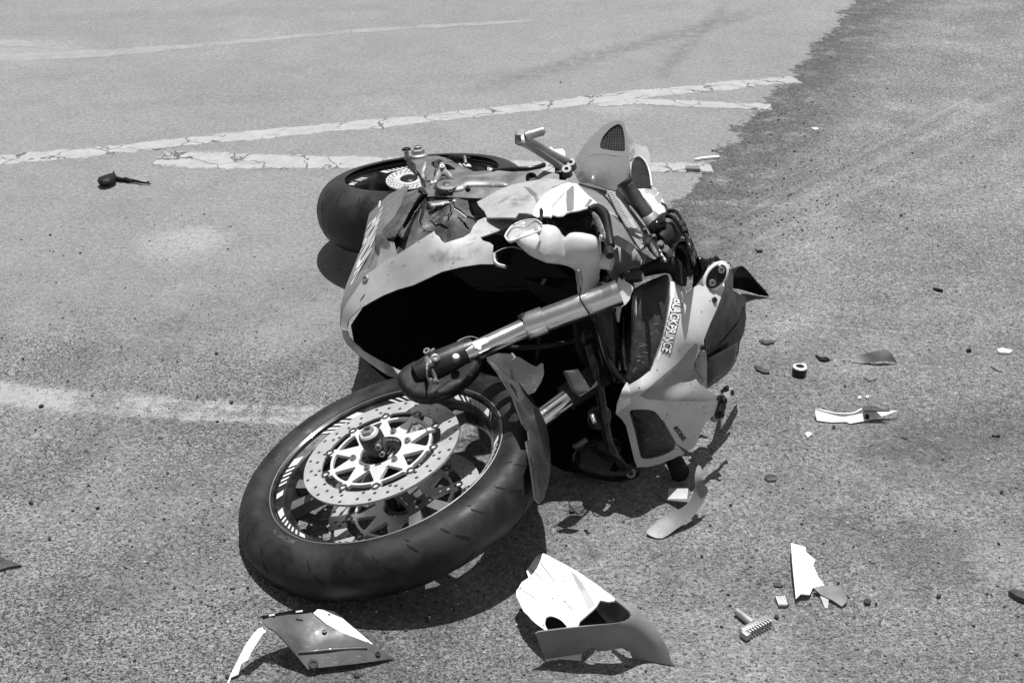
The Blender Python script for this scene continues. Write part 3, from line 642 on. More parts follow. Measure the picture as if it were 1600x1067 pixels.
puff('crankcase_guard_boss', sc(570, 280, 6.67, [(330, 440), (420, 400), (470, 450), (460, 560), (400, 620), (330, 560)]), A((632, 355, .378), (630, 372, .373), (640, 360, .378)), SCORCH, bike, depth=.006, w=8, cell=3)
tube('cracked_edge', [sfa.at(*p).to_tuple() for p in sc(570, 280, 6.67, [(930, 310), (990, 345), (1060, 402)])], .0016, LITE, bike, 6, 0, world=True)
tube('cracked_edge', [(sfa.at(*p) + sfa.normal(*p) * .001).to_tuple() for p in sc(570, 280, 6.67, [(672, 410), (700, 370), (740, 310), (752, 290)])], .0012, SCORCH, bike, 6, 0, world=True)
tube('cracked_edge', [(sfa.at(*p) + sfa.normal(*p) * .001).to_tuple() for p in sc(570, 280, 6.67, [(585, 280), (580, 370), (556, 440), (575, 490), (615, 540)])], .0013, ENG, bike, 6, 0, world=True)
# black painted shade and hose ends in the wedge between belly flap and cover
puff('gap_shade', [(665, 297), (669, 303), (660, 314), (648, 330), (638, 348), (631, 358), (630, 352), (640, 332), (652, 312)], A((667, 298, .42), (632, 356, .395), (650, 325, .41)), INK2, bike, depth=.004, w=3, cell=4, smooth=0)
puff('hose_end', [(672, 312), (690, 318), (688, 326), (676, 330), (666, 326)], A((672, 312, .41), (690, 320, .41), (670, 328, .405)), BLK, bike, depth=.008, w=5, cell=3)
puff('torn_guard_lip', jag([(668, 316), (690, 313), (712, 311), (716, 315), (700, 319), (684, 322), (672, 323)], .6, 4, 2), A((668, 318, .425), (714, 313, .43), (690, 320, .425)), ENG, bike, depth=.003, w=3, cell=3, smooth=0)
sheet('torn_guard_flap', jag([(735, 318), (748, 316), (757, 322), (764, 334), (760, 346), (752, 350), (742, 336)], .7, 4, 6), A((735, 318, .43), (764, 334, .435), (745, 348, .425)), INK2, bike, th=.003, cell=5)
for q in ([(673, 345), (680, 352), (690, 350), (700, 356)], [(703, 322), (706, 334), (700, 346)], [(640, 345), (646, 340), (652, 330)], [(716, 340), (727, 349), (733, 358)]):
    tube('torn_crack', [(sfa.at(*p) + sfa.normal(*p) * .0005).to_tuple() for p in jag(q, .8, 4, 9)[:-2]], .0014, INK2, bike, 6, 0, world=True)
# ---- belly pan with maker's name
bf = A((532, 490, 'Y', 2.80), (553, 405, .275), (575, 335, .315), (607, 304, .355), (634, 290, .38), (664, 293, .40), (630, 355, .385), (599, 353, .35), (579, 442, .345), (570, 447, .345), (545, 520, 'Y', 2.75))
bel = sc(520, 290, 5.27, [(460, 75), (600, 2), (625, 5), (600, 60), (760, 12), (765, 30), (720, 110), (580, 340), (500, 435), (405, 465), (330, 800), (130, 1080), (60, 1150), (62, 1000), (110, 820), (240, 500), (300, 230)])
sheet('belly_fairing', bel, bf, BELLY, bike, th=.003, cell=6)
sheet('belly_fairing_flap', sc(520, 290, 5.27, [(600, 60), (640, 85), (760, 12), (700, 120), (590, 320), (520, 430), (410, 460), (420, 370), (520, 260), (570, 160)]), bf, SCORCH, bike, th=.003, cell=6, off=.004)
text_obj('maker_lettering', 'HONDA', [(576.5, 352), (550, 444), (577.5, 399), (598, 324)], bf, LETT, bike, off=.0012, bold=.045, space=1.0)
puff('wing_emblem', [(592, 315), (595, 313), (594, 322), (591, 325)], bf, LETT, bike, depth=.001, w=2, smooth=0, cell=3)
sheet('belly_fairing_side', sc(520, 290, 5.27, [(405, 468), (500, 438), (545, 640), (440, 740), (330, 798)]), A((597, 378, .352), (615, 373, .36), (623, 411, .37), (583, 441, .348)), SILV2, bike, th=.003, cell=6)
# ---- lower side fairings round the radiator opening
rf = A((533, 505, 'Y', 2.75), (572, 430, .375), (678, 362, .475), (739, 353, .485), (771, 383, .475), (771, 413, .445), (690, 427, .415), (622, 452, .365), (552, 491, 'Y', 2.73), (800, 341, .49), (800, 350, .49))
top = sc(570, 280, 6.67, [(725, 540), (735, 570), (775, 600), (800, 640), (835, 665), (900, 645), (1030, 605), (1100, 560), (1130, 490), (1180, 430), (1250, 400), (1330, 402), (1534, 408), (1534, 465), (1390, 540), (1205, 605), (1230, 640), (1300, 660), (1340, 690), (1330, 770), (1340, 885), (1200, 885), (1000, 915), (800, 965), (680, 1010)])
low = sc(520, 330, 3.441, [(430, 398), (350, 420), (270, 452), (200, 490), (150, 520), (110, 555), (88, 580), (80, 600), (77, 620), (78, 632), (46, 628), (44, 590), (48, 560), (58, 530), (70, 500), (92, 468), (120, 430), (150, 385), (180, 340)])
# scale: top is already in px; join
sheet('lower_fairing', [top[0]] + top[1:-1] + low, rf, SILV, bike, th=.0032, cell=7)
lf = A((533, 512, 'Y', 2.75), (542, 520, 'Y', 2.74), (566, 552, 'Y', 2.74), (607, 583, 'Y', 2.70), (622, 577, 'Y', 2.74), (555, 551, 'Y', 2.76), (660, 600, 'Y', 2.70))
sheet('lower_fairing', sc(520, 330, 3.441, [(46, 640), (78, 642), (90, 680), (110, 705), (160, 750), (250, 800), (350, 850), (480, 900), (470, 940), (345, 890), (300, 880), (200, 820), (120, 760), (75, 715), (55, 680)]), lf, SILV, bike, th=.0032, cell=7)
for p, c in (((571.5, 436), rf),): bolt('fairing_screw', c.at(*p) + c.normal(*p) * .0005, c.normal(*p), .0072, .0035, BOLTM, bike)
sheet('fairing_scrape', sc(570, 280, 6.67, [(1050, 640), (1165, 600), (1150, 660), (1060, 690)]), rf, ALU, bike, th=.0004, off=.0007)
def scuff_mat(name, col, thr, scale):
    k = N(name); p = k.objc(); n = k.noise(scale, 6, .75, p, .8); m2 = k.noise(scale * .22, 3, .6, p)
    a = k.math('MULTIPLY', k.ramp(n, thr - .04, thr + .2), k.ramp(m2, .3, .65)); a = k.math('MULTIPLY', k.math('MULTIPLY', a, .65), k.ramp(k.n('ShaderNodeAttribute', attribute_name='across').outputs['Fac'], 0, 1)); b = k.n('ShaderNodeBsdfPrincipled', {'Base Color': k.grey(k.math('MULTIPLY', col, k.ramp(k.noise(90, 3, .6, p), .3, .7, .7, 1.3))), 'Roughness': .75})
    t = k.n('ShaderNodeBsdfTransparent'); mx = k.n('ShaderNodeMixShader', {0: a, 1: t.outputs[0], 2: b.outputs[0]}); k.t.links.new(mx.outputs[0], k.out.inputs[0]); return k.m
SCUF = scuff_mat('rubber_scuff', .16, .46, 26); SCUD = scuff_mat('dark_scrape', .05, .52, 40); SCUL = scuff_mat('dust_smear', .42, .50, 30)
decal('scuff_mark', sc(570, 280, 6.67, [(620, 770), (760, 690), (900, 660), (1060, 645), (1180, 650), (1260, 690), (1240, 800), (1150, 860), (1000, 880), (880, 900), (760, 930), (660, 880)]), rf, SCUF, bike, fade=14)
decal('scuff_mark', sc(570, 280, 6.67, [(930, 740), (1000, 740), (1010, 800), (980, 850), (930, 880), (900, 820)]), rf, SCUD, bike, off=.0013, fade=14)
decal('scuff_mark', sc(570, 280, 6.67, [(140, 880), (400, 740), (560, 700), (600, 800), (400, 960), (200, 1040)]), rf, SCUL, bike, fade=14)
decal('scuff_mark', sc(570, 280, 6.67, [(640, 290), (740, 250), (900, 245), (1040, 410), (1000, 480), (800, 520), (640, 500)]), sfa, SCUL, bike, fade=14)
decal('scuff_mark', sc(520, 290, 5.27, [(240, 500), (300, 300), (460, 90), (540, 60), (500, 300), (380, 460), (300, 740), (150, 1000), (120, 900)]), bf, SCUL, bike, fade=14)
# hook shaped pipe end and chrome wire beside the torn edge
tube('broken_pipe', sc3 if False else [(772, 397, .47), (773, 408, .465), (779, 414, .46), (790, 417, .46)], .0042, ALU, bike, 10, 4); tube('wire', [(772, 396, .472), (785, 389, .48), (802, 386, .485), (815, 390, .48)], .0014, BOLTM, bike, 6, 4)
# ---- upper side fairings
sfu = A((746, 315, .465), (776, 298, .492), (824, 284, .490), (889, 284, .485), (833, 336, .525), (761, 340, .50), (795, 318, .512), (840, 310, .512), (807, 337, .520))
sheet('side_fairing', sc(740, 180, 3.558, [(18, 482), (60, 462), (130, 420), (210, 388), (300, 368), (420, 350), (530, 368), (440, 400), (385, 455), (350, 500), (328, 553), (290, 545), (250, 545), (235, 570), (150, 568), (75, 568), (60, 535), (30, 505)]), sfu, SILV, bike, th=.003, cell=6)
sheet('side_fairing_stripe', sc(740, 180, 3.558, [(280, 398), (310, 405), (350, 440), (365, 480), (352, 498), (335, 455), (300, 420)]), sfu, SILV2, bike, th=.0004, off=.0008)
wp = A((841, 315, .53), (864, 292, .51), (889, 284, .49), (903, 287, .49), (953, 335, .545), (920, 323, .56), (889, 332, .565), (875, 337, .56), (833, 335, .54), (890, 305, .54))
sheet('tank_cover', jag(sc(800, 280, 7.62, [(245, 425), (255, 375), (290, 300), (340, 235), (400, 165), (480, 110), (560, 75), (670, 35), (770, 55), (860, 120), (960, 200), (1080, 300), (1260, 440), (1150, 380), (1040, 335), (980, 330), (900, 345), (800, 370), (700, 385), (645, 400), (600, 435), (540, 440), (480, 420), (465, 450), (430, 440), (370, 440), (372, 380), (350, 330), (325, 350), (330, 440), (300, 450)]), .4, 5, 8), wp, WHT, bike, th=.0028, cell=6)
for q in ([(650, 145), (720, 80), (735, 90), (740, 200), (735, 365), (700, 382), (655, 385), (645, 250)], [(860, 330), (925, 235), (960, 255), (920, 310), (905, 340)], [(780, 65), (800, 75), (960, 205), (1150, 350), (1255, 432), (1150, 378), (1030, 300), (900, 185)]):
    decal('tank_stripe', sc(800, 280, 7.62, q), wp, SILV2, bike)
decal('tank_stripe', sc(800, 280, 7.62, [(470, 330), (600, 180), (640, 150), (610, 200), (500, 320), (475, 345)]), wp, SILV, bike)
# frame spar, foam edged cockpit panel, perforated strip
ft = A((915, 292, .485), (950, 300, .475), (1005, 385, .50), (985, 400, .52), (940, 380, .53), (953, 335, .54), (930, 325, .54))
sheet('frame_spar', sc(740, 180, 3.558, [(590, 385), (680, 420), (740, 470), (800, 560), (850, 650), (900, 730), (860, 700), (800, 668), (750, 680), (735, 600), (725, 550), (700, 520), (660, 500), (600, 440), (560, 385)]), ft, SILV2, bike, th=.02, cell=7)
sheet('spar_edge', sc(740, 180, 3.558, [(585, 378), (640, 378), (740, 410), (742, 420), (640, 395)]), A((905, 286, .49), (948, 295, .485), (920, 290, .49)), DARKP, bike, th=.01)
tube('spar_seam', [(ft.at(*p) + ft.normal(*p) * .001).to_tuple() for p in sc(740, 180, 3.558, [(600, 385), (690, 425), (745, 470), (800, 555), (850, 640), (895, 715)])], .0022, BLK, bike, 8, 2, world=True)
pf = A((948, 298, .485), (962, 298, .485), (1005, 380, .515), (992, 383, .515))
sheet('air_duct_grille', sc(740, 180, 3.558, [(745, 430), (765, 418), (800, 440), (850, 520), (900, 610), (960, 715), (930, 745), (905, 710), (850, 630), (800, 540)]), pf, PAD, bike, th=.006, cell=5)
for i in range(26):
    t = i / 25; a = Vector((950, 303)).lerp(Vector((996, 385)), t); b = Vector((957, 301)).lerp(Vector((1003, 380)), t)
    tube('grille_rib', [(pf.at(a.x, a.y) + pf.normal(a.x, a.y) * .001).to_tuple(), (pf.at(b.x, b.y) + pf.normal(b.x, b.y) * .001).to_tuple()], .0011, PAD, bike, 6, 0, world=True)
tube('breather_hose', [(921, 327, .565), (932, 325, .565), (944, 334, .56), (949, 352, .55), (952, 370, .54), (955, 385, .53)], [.006, .0095, .010, .009, .0085, .008], BLK, bike, 14, 4)
tube('hose_joint', [(938, 372, .535), (946, 371, .535)], .0075, ALU, bike, 12)
tube('hose_joint', [(952, 372, .535), (953, 400, .52)], .008, RBR, bike, 12)
puff('duct_lip', [(925, 330), (936, 340), (944, 360), (946, 376), (940, 366), (930, 350)], A((930, 335, .56), (944, 370, .54), (935, 350, .55)), SILV2, bike, depth=.004, w=3)
# dark clutter inside the torn opening
cl = A((850, 340, .50), (930, 330, .50), (930, 365, .49), (860, 360, .49))
puff('fusebox', [(856, 338), (890, 336), (925, 330), (934, 345), (933, 366), (905, 368), (880, 370), (860, 356)], cl, BLKG, bike, depth=.014, w=8, cell=4); sheet('shade_panel', [(835, 338), (870, 330), (940, 325), (950, 370), (940, 400), (880, 390), (820, 380), (790, 385), (775, 410), (775, 380), (800, 350)], A((835, 338, .475), (940, 325, .48), (940, 400, .45), (775, 400, .43)), BLK, bike, th=.004, cell=12)  # dark sheet here also blocks sun from the cavity
lathe('relay', [(0, 0), (.014, 0), (.014, .018), (.012, .021), (0, .021)], frame(P(925, 352, .512), (-.2, -.6, .8)), BLKG, bike, 24)
decal('scuff_mark', sc(740, 180, 3.558, [(60, 480), (200, 410), (380, 370), (370, 440), (300, 520), (120, 550)]), sfu, SCUF, bike, fade=14)
# ---- coolant reservoir, translucent
rv = A((846, 353, .528), (895, 363, .525), (938, 385, .500), (930, 430, .425), (915, 460, .395), (840, 400, .485), (803, 376, .505), (790, 370, .505))
res = sc(800, 280, 7.62, [(350, 560), (400, 556), (500, 575), (560, 620), (640, 685), (680, 660), (720, 636), (820, 638), (950, 662), (1030, 705), (1050, 760), (1060, 850), (1080, 900)]) + sc(520, 330, 3.441, [(1445, 235), (1442, 290), (1425, 350), (1405, 420), (1385, 455), (1360, 466), (1332, 455), (1318, 420), (1312, 350), (1295, 310), (1250, 292), (1200, 284), (1150, 278), (1110, 262), (1060, 238), (1010, 195), (985, 165), (1010, 140), (1080, 105)])
def rbump(px, py):
    g = lambda x, y, sx, sy, a: a * math.exp(-((px - x) / sx) ** 2 - ((py - y) / sy) ** 2)
    return g(858, 375, 9, 30, .016) + g(912, 395, 22, 26, .020) - g(884, 380, 10, 22, .010) + g(918, 430, 8, 30, .012) + g(830, 380, 16, 14, .008)
rv.extra = rbump
puff('coolant_reservoir', res, rv, TANKP, bike, depth=.020, w=15, cell=3.2, smooth=2)
tube('reservoir_neck', [(938, 408, .470), (950, 410, .47), (956, 411, .47)], [.015, .0155, .0155], TANKP, bike, 20)
lipf = A((789, 368, .515), (811, 347, .525), (840, 344, .535), (845, 362, .535), (805, 376, .52), (820, 358, .515))
puff('torn_air_duct', [(788, 370), (793, 360), (803, 352), (815, 346), (830, 343), (842, 344), (847, 352), (844, 362), (832, 366), (818, 370), (805, 376), (795, 378)], lipf, SILV, bike, depth=.006, w=4, cell=3)
tube('air_duct_edge', [(789, 369, .53), (796, 377, .53), (812, 372, .535), (830, 366, .54), (845, 360, .54)], .0022, LITE, bike, 8, 4); tube('air_duct_edge', [(789, 369, .53), (799, 354, .53), (815, 346, .535), (835, 343, .54), (847, 350, .545)], .0018, LITE, bike, 8, 4)
puff('sensor_plug', sc(520, 330, 3.441, [(1312, 320), (1332, 318), (1342, 370), (1336, 415), (1322, 415)]), A((904, 430, .455), (908, 450, .43), (900, 440, .445)), ENG, bike, depth=.005, w=3, cell=3)
tube('sensor_wire', [(908, 450, .44), (906, 460, .435), (908, 470, .43), (918, 486, .42), (926, 500, .40), (934, 520, .36), (945, 560, .33), (962, 590, .28)], .0017, BLKG, bike, 6, 4)
# ---- tail and passenger footrest hanger
tf = A((897, 252, .43), (929, 208, 'Y', 3.62), (964, 188, 'Y', 3.80), (977, 199, 'Y', 3.74), (983, 255, 'Y', 3.36), (985, 282, 'Y', 3.24), (940, 291, 'Y', 3.14), (904, 285, 'Y', 3.18), (930, 262, 'Y', 3.22), (955, 270, 'Y', 3.22), (945, 235, 'Y', 3.44))
tf.extra = lambda x, y: .045 * math.exp(-((x - 922) / 20) ** 2 - ((y - 272) / 22) ** 2) + .02 * math.exp(-((x - 945) / 10) ** 2 - ((y - 265) / 26) ** 2)
_te = edge_dist(cr(sc(790, 180, 6.667, [(715, 480), (760, 405), (800, 340), (860, 265), (930, 190), (990, 135), (1060, 90), (1110, 65), (1160, 55), (1210, 62), (1240, 95), (1260, 180), (1280, 300), (1295, 500), (1300, 700), (1290, 790), (1115, 780), (1000, 742), (880, 715), (770, 700), (740, 650), (722, 600)]), 2))
_tx = tf.extra; tf.extra = lambda x, y: _tx(x, y) - .045 * math.exp(-(_te(x, y) / 5.0) ** 2) * min(max((272 - y) / 30.0, 0), 1) * (1 if x < 965 else .25)
mesh_hole = cr(sc(790, 180, 6.667, [(1190, 97), (1150, 100), (1100, 130), (1050, 180), (1015, 225), (985, 300), (990, 345), (1040, 358), (1150, 375), (1225, 378), (1243, 365), (1243, 300), (1240, 240), (1220, 130)]), 2)
sheet('tail_fairing', cr(sc(790, 180, 6.667, [(715, 480), (760, 405), (800, 340), (860, 265), (930, 190), (990, 135), (1060, 90), (1110, 65), (1160, 55), (1210, 62), (1240, 95), (1260, 180), (1280, 300), (1288, 400), (1295, 500), (1300, 600), (1300, 700), (1290, 790), (1115, 780), (1000, 742), (880, 715), (770, 700), (740, 650), (722, 600)]), 2), tf, TAIL, bike, th=.003, cell=4, holes=[mesh_hole])
sheet('tail_grille', [(q[0] + (955 - q[0]) * -.04, q[1]) for q in mesh_hole], Field([(x, y, tf.at(x, y).z - .012) for x, y in ((968, 194), (940, 232), (975, 235), (955, 215))]), BLK, bike, th=.002, cell=5)
def clip_in(pts, poly):
    def ins(x, y):
        c = False; n = len(poly)
        for i_ in range(n):
            (x1, y1), (x2, y2) = poly[i_][:2], poly[(i_ + 1) % n][:2]
            if (y1 > y) != (y2 > y) and x < (x2 - x1) * (y - y1) / (y2 - y1) + x1: c = not c
        return c
    q = [(pts[0][0] + (pts[1][0] - pts[0][0]) * t / 40, pts[0][1] + (pts[1][1] - pts[0][1]) * t / 40) for t in range(41)]; q = [p for p in q if ins(*p)]
    return [q[0], q[-1]] if len(q) > 3 else []
for i in range(10):
    for hz in (0, 1):
        pts = [(940 + i * 4, 190 + (0 if i > 4 else (5 - i) * 6)), (940 + i * 4 - 3, 235)] if hz else [(938 + max(0, 9 - i) * .6 * (1 if i < 5 else .2) + (6 if i < 2 else 0), 233 - i * 4), (976, 234 - i * 4)]
        pts = clip_in(pts, mesh_hole)
        if len(pts) < 2: continue
        tube('grille_wire', [(tf.at(*p) - tf.normal(*p) * .007).to_tuple() for p in pts], .0012, DARKM, bike, 5, 0, world=True)
cr_pts = sc(790, 180, 6.667, [(765, 485), (850, 435), (950, 412), (1050, 415), (1150, 430), (1280, 440)])
tube('tail_crease', [(tf.at(*p) + tf.normal(*p) * -.0006).to_tuple() for p in cr_pts], .0018, TAIL, bike, 8, 3, world=True)
t2 = A((983, 225, 'Y', 3.60), (992, 223, 'Y', 3.55), (1009, 230, 'Y', 3.50), (1016, 264, 'Y', 3.34), (990, 246, 'Y', 3.42), (975, 200, 'Y', 3.8))
sheet('tail_light_cover', cr(sc(790, 180, 6.667, [(1245, 100), (1290, 175), (1350, 285), (1400, 320), (1465, 330), (1500, 400), (1510, 500), (1508, 590), (1480, 520), (1440, 460), (1400, 430), (1340, 440), (1290, 470), (1290, 360), (1280, 260)]), 2), t2, mat('hazy_clear_plastic', .5, .3, trans=.45, dust=.3), bike, th=.003, cell=6)
sheet('tail_side_panel', cr(sc(790, 180, 6.667, [(1330, 470), (1365, 440), (1410, 445), (1455, 500), (1490, 590), (1510, 680), (1520, 745), (1440, 755), (1370, 765), (1330, 720), (1310, 620), (1312, 530)]), 2), A((990, 248, 'Y', 3.40), (1000, 246, 'Y', 3.40), (1018, 291, 'Y', 3.16), (995, 294, 'Y', 3.12), (986, 262, 'Y', 3.30)), BLK, bike, th=.02, cell=6)
tube('tail_panel_edge', [zY(*sc(790, 180, 6.667, [q])[0], Y) for q, Y in (((1340, 450), 3.40), ((1400, 432), 3.39), ((1460, 490), 3.33), ((1500, 590), 3.24), ((1522, 740), 3.15))], .0022, LITE, bike, 8, 4)
puff('tail_latch', sc(790, 180, 6.667, [(1300, 400), (1335, 350), (1345, 400), (1310, 450)]), A((985, 240, .47), (992, 235, .47), (988, 245, .47)), CHROME, bike, depth=.006, w=3, cell=3)
# footrest hanger: two arms to a hinge, ribbed peg
hz0, hz1 = .56, .455
def arm(name, pts, r, mt): return tube(name, pts, r, mt, bike, 10, 3, flat=.55)
arm('footrest_hanger', [(884, 268, hz1), (868, 255, .475), (848, 242, .50), (828, 229, .53), (810, 220, hz0)], [.011, .009, .0085, .0095, .011], ALU)
arm('footrest_hanger', [(896, 257, hz1), (878, 249, .475), (856, 237, .50), (838, 226, .53), (820, 217, hz0)], [.011, .009, .0085, .009, .010], ALU)
for p in ((885.5, 266, .462), (892, 255.5, .462)): lathe('hanger_eye', [(.005, .001), (.005, .006), (.011, .006), (.0125, .004), (.0125, -.016), (.005, -.016)], frame(P(*p), (-.15, -.55, .85)), ENG, bike, 24)
block('hanger_foot', frame(P(876, 271, .448), (-.1, -.5, .9)), .026, .02, .03, DARKM, bike, .003)
puff('hinge_block', sc(790, 180, 6.667, [(95, 195), (165, 180), (215, 190), (225, 240), (215, 290), (130, 290), (95, 270)]), A((806, 212, hz0), (820, 220, hz0), (812, 224, hz0)), ALU, bike, depth=.012, w=4, cell=3, smooth=0)
puff('hinge_gap', sc(790, 180, 6.667, [(97, 205), (160, 208), (165, 270), (100, 275)]), A((806, 212, hz0 + .012), (812, 220, hz0 + .012), (806, 222, hz0 + .012)), BLK, bike, depth=.003, w=3, cell=3, smooth=0)
step_tube('footrest_peg', (821, 213, .572), (851, 204, .582), [(0, .010), (.25, .0115), (.3, .0095), (.95, .0085), (1, .006)], ALU, bike, 16)
for i in range(7):
    t = .3 + i * .095; q = P(821, 213, .572).lerp(P(851, 204, .582), t); lathe('peg_rib', [(.006, -.0014), (.0112, -.0010), (.0112, .0010), (.006, .0014)], frame(q, P(851, 204, .582) - P(821, 213, .572)), ALU, bike, 12)
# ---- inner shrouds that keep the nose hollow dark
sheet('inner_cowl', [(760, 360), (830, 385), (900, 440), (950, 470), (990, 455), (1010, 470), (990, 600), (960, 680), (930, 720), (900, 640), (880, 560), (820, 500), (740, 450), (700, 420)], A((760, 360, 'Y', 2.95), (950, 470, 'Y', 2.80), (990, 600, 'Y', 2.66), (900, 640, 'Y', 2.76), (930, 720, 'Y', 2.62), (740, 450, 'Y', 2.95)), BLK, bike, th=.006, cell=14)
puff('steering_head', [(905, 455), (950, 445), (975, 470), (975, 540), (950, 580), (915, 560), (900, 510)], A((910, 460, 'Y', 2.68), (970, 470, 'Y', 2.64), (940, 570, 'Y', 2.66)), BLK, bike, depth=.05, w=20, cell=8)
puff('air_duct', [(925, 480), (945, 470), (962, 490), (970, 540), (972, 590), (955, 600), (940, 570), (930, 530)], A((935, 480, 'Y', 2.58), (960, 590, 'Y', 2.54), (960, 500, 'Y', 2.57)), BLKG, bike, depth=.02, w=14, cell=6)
# ---- forks
step_tube('fork_outer_tube', (822, 511, .358), (968, 457, .425), [(0, .0215), (0, .0270), (.06, .0285), (.2, .0285), (.21, .0252), (1, .0262)], mat('satin_fork_alloy', .80, .24, metal=1, var=.04, rvar=.03, scratch=.2), bike, 48)
step_tube('fork_dust_seal', (817, 513, .356), (826, 509, .359), [(0, .024), (.3, .0285), (1, .029)], RBR, bike, 40)
step_tube('fork_tube', (728, 555, .322), (824, 511, .358), [(0, .0205), (1, .0205)], CHROME, bike, 48)
step_tube('fork_outer_tube', (884, 622, .20), (975, 560, .25), [(0, .0275), (1, .0285)], DARKM, bike, 40)
step_tube('fork_tube', (836, 660, .17), (892, 618, .205), [(0, .0205), (1, .0205)], CHROME, bike, 48)
step_tube('fork_bottom', (742, 546, .326), (648, 584, .296), [(0, .0215), (.02, .026), (.15, .0275), (.7, .028), (1, .018)], DARKM, bike, 40)
CASTB = mat('black_fork_casting', .008, .55, spec=.25, dust=.4, dustcol=.04, bump=.0004)
ff = A((640, 590, .30), (700, 560, .33), (700, 610, .31), (745, 570, .325))
puff('fork_bottom_casting', [(620, 592), (626, 580), (640, 569), (660, 561), (700, 547), (733, 533), (745, 536), (752, 552), (751, 570), (740, 587), (722, 604), (700, 617), (672, 625), (645, 622), (628, 610)], A((640, 590, .284), (700, 560, .306), (700, 610, .276), (745, 560, .316)), CASTB, bike, depth=.010, w=9, cell=4, back=2.5, smooth=2)
puff('caliper_ear', [(700, 596), (722, 590), (738, 584), (722, 604), (700, 617), (684, 622), (678, 612)], A((700, 596, .315), (738, 584, .32), (684, 622, .30)), CASTB, bike, depth=.008, w=5, cell=3, smooth=0)
puff('clamp_lug', sc(580, 530, 4.85, [(400, 150), (440, 130), (520, 110), (525, 160), (480, 200), (440, 220), (430, 300), (500, 310), (500, 330), (440, 330), (415, 260)]), A((665, 560, 0.323), (683, 558, 0.323), (672, 590, 0.313)), ENG, bike, depth=.008, w=3, cell=3, smooth=2)
lathe('clamp_eye', [(0, -.01), (.0085, -.01), (.0085, .004), (.005, .005), (0, .003)], frame(P(680, 560, 0.330), (.1, -.6, .8)), ENG, bike, 24)
bolt('pinch_bolt', P(669, 552, 0.330), (-.3, -.4, .85), .0075, .010, BOLTM, bike); tube('pinch_bolt_shank', [(669, 552, 0.323), (678, 546, 0.323)], .0035, BOLTM, bike, 10)
bolt('axle_clamp_bolt', P(712, 561, 0.330), (.1, -.4, .9), .0085, .010, BOLTM, bike, False)
tube('broken_lug', [(674, 576, 0.313), (678, 584, 0.303), (681, 593, 0.293), (683, 598, 0.288)], [.003, .0042, .004, .0045], BOLTM, bike, 8, 3)
tube('rim_wire', [(708, 546, .33), (716, 533, .335), (734, 526, .34), (750, 530, .34)], .0014, BOLTM, bike, 6, 5)
sheet('sleeve_tape', sc(520, 330, 3.441, [(750, 705), (830, 675), (850, 695), (800, 720), (795, 745), (765, 735)]), A((738, 548, .342), (766, 530, .352), (752, 545, .343)), LITE, bike, th=.0008, cell=4)
# ---- front mudguard, snapped
gf = A((761, 561, .33), (793, 591, .315), (823, 672, .275), (834, 709, .25), (842, 784, .19), (858, 740, .17), (855, 678, .20), (836, 638, .235), (812, 611, .28))
GUARD = mat('metallic_grey_mudguard', .13, .24, metal=.6, coat=.6, dust=.2, dustcol=.25, scratch=.4)
slit = sc(580, 530, 4.85, [(1045, 330), (1075, 350), (1110, 400), (1133, 465), (1125, 467), (1085, 410)])
sheet('front_mudguard', sc(580, 530, 4.85, [(880, 150), (920, 165), (960, 215), (1010, 260), (1060, 300), (1100, 320), (1160, 370), (1220, 440), (1275, 530), (1320, 640), (1345, 740), (1355, 850), (1360, 960)]) + sc(340, 540, 2.541, [(1322, 500), (1310, 560), (1295, 610), (1280, 625), (1262, 610), (1255, 560), (1245, 480), (1225, 380)]) + sc(580, 530, 4.85, [(1200, 790), (1172, 770), (1200, 765), (1190, 690), (1150, 640), (1120, 560), (1080, 450), (1010, 330), (950, 240)]), gf, GUARD, bike, th=.003, cell=5, holes=[slit])
sheet('front_mudguard_side', sc(580, 530, 4.85, [(870, 140), (960, 105), (1040, 110), (1130, 140), (1200, 185), (1250, 210), (1290, 180), (1305, 185), (1310, 260), (1290, 320), (1240, 400), (1190, 420), (1120, 330), (1060, 295), (1010, 255), (950, 205)]), A((760, 560, .33), (795, 552, .335), (848, 567, .30), (842, 605, .27), (812, 600, .28), (785, 580, .31)), GUARD, bike, th=.003, cell=5)
tube('mudguard_clip', [(800, 553, .34), (805, 560, .34), (801, 563, .335)], .0028, BOLTM, bike, 8, 2)
# ---- odds and ends in the dark between fork and nose
puff('broken_bracket', sc(800, 380, 2.807, [(228, 560), (275, 555), (300, 600), (330, 650), (290, 670), (265, 640)]), A((882, 580, .33), (915, 600, .30), (895, 615, .29)), DARKP, bike, depth=.004, w=3, smooth=0)
sheet('broken_bracket', sc(800, 380, 2.807, [(228, 560), (290, 552), (345, 640), (390, 585), (395, 610), (350, 640), (300, 672), (262, 640)]), A((882, 580, .32), (938, 590, .27), (895, 618, .28)), DARKP, bike, th=.003, cell=6)
tube('broken_lever', [(897, 697, .10), (905, 694, .10), (917, 686, .11)], [.005, .0058, .0055], ENG, bike, 12, 2)
tube('pipe_loop', [(912, 535, .33), (912, 522, .34), (919, 514, .34), (926, 520, .335)], .0042, DARKM, bike, 10, 4)
tube('brake_line', [(755, 535, .30), (800, 543, .30), (850, 541, .31), (900, 532, .31), (930, 522, .33)], .005, RBR, bike, 10, 4)
tube('brake_line', [(940, 505, .36), (950, 560, .30), (975, 598, .26), (990, 598, .27)], .006, BLKG, bike, 10, 4)
tube('loom', [(920, 540, .32), (935, 600, .26), (945, 660, .19), (955, 700, .14), (975, 730, .07)], .009, BLKG, bike, 12, 4)
puff('horn', [(920, 640), (940, 630), (955, 645), (950, 668), (930, 672), (918, 660)], A((925, 640, .20), (950, 640, .20), (935, 668, .17)), BLKG, bike, depth=.018, w=10, cell=4)
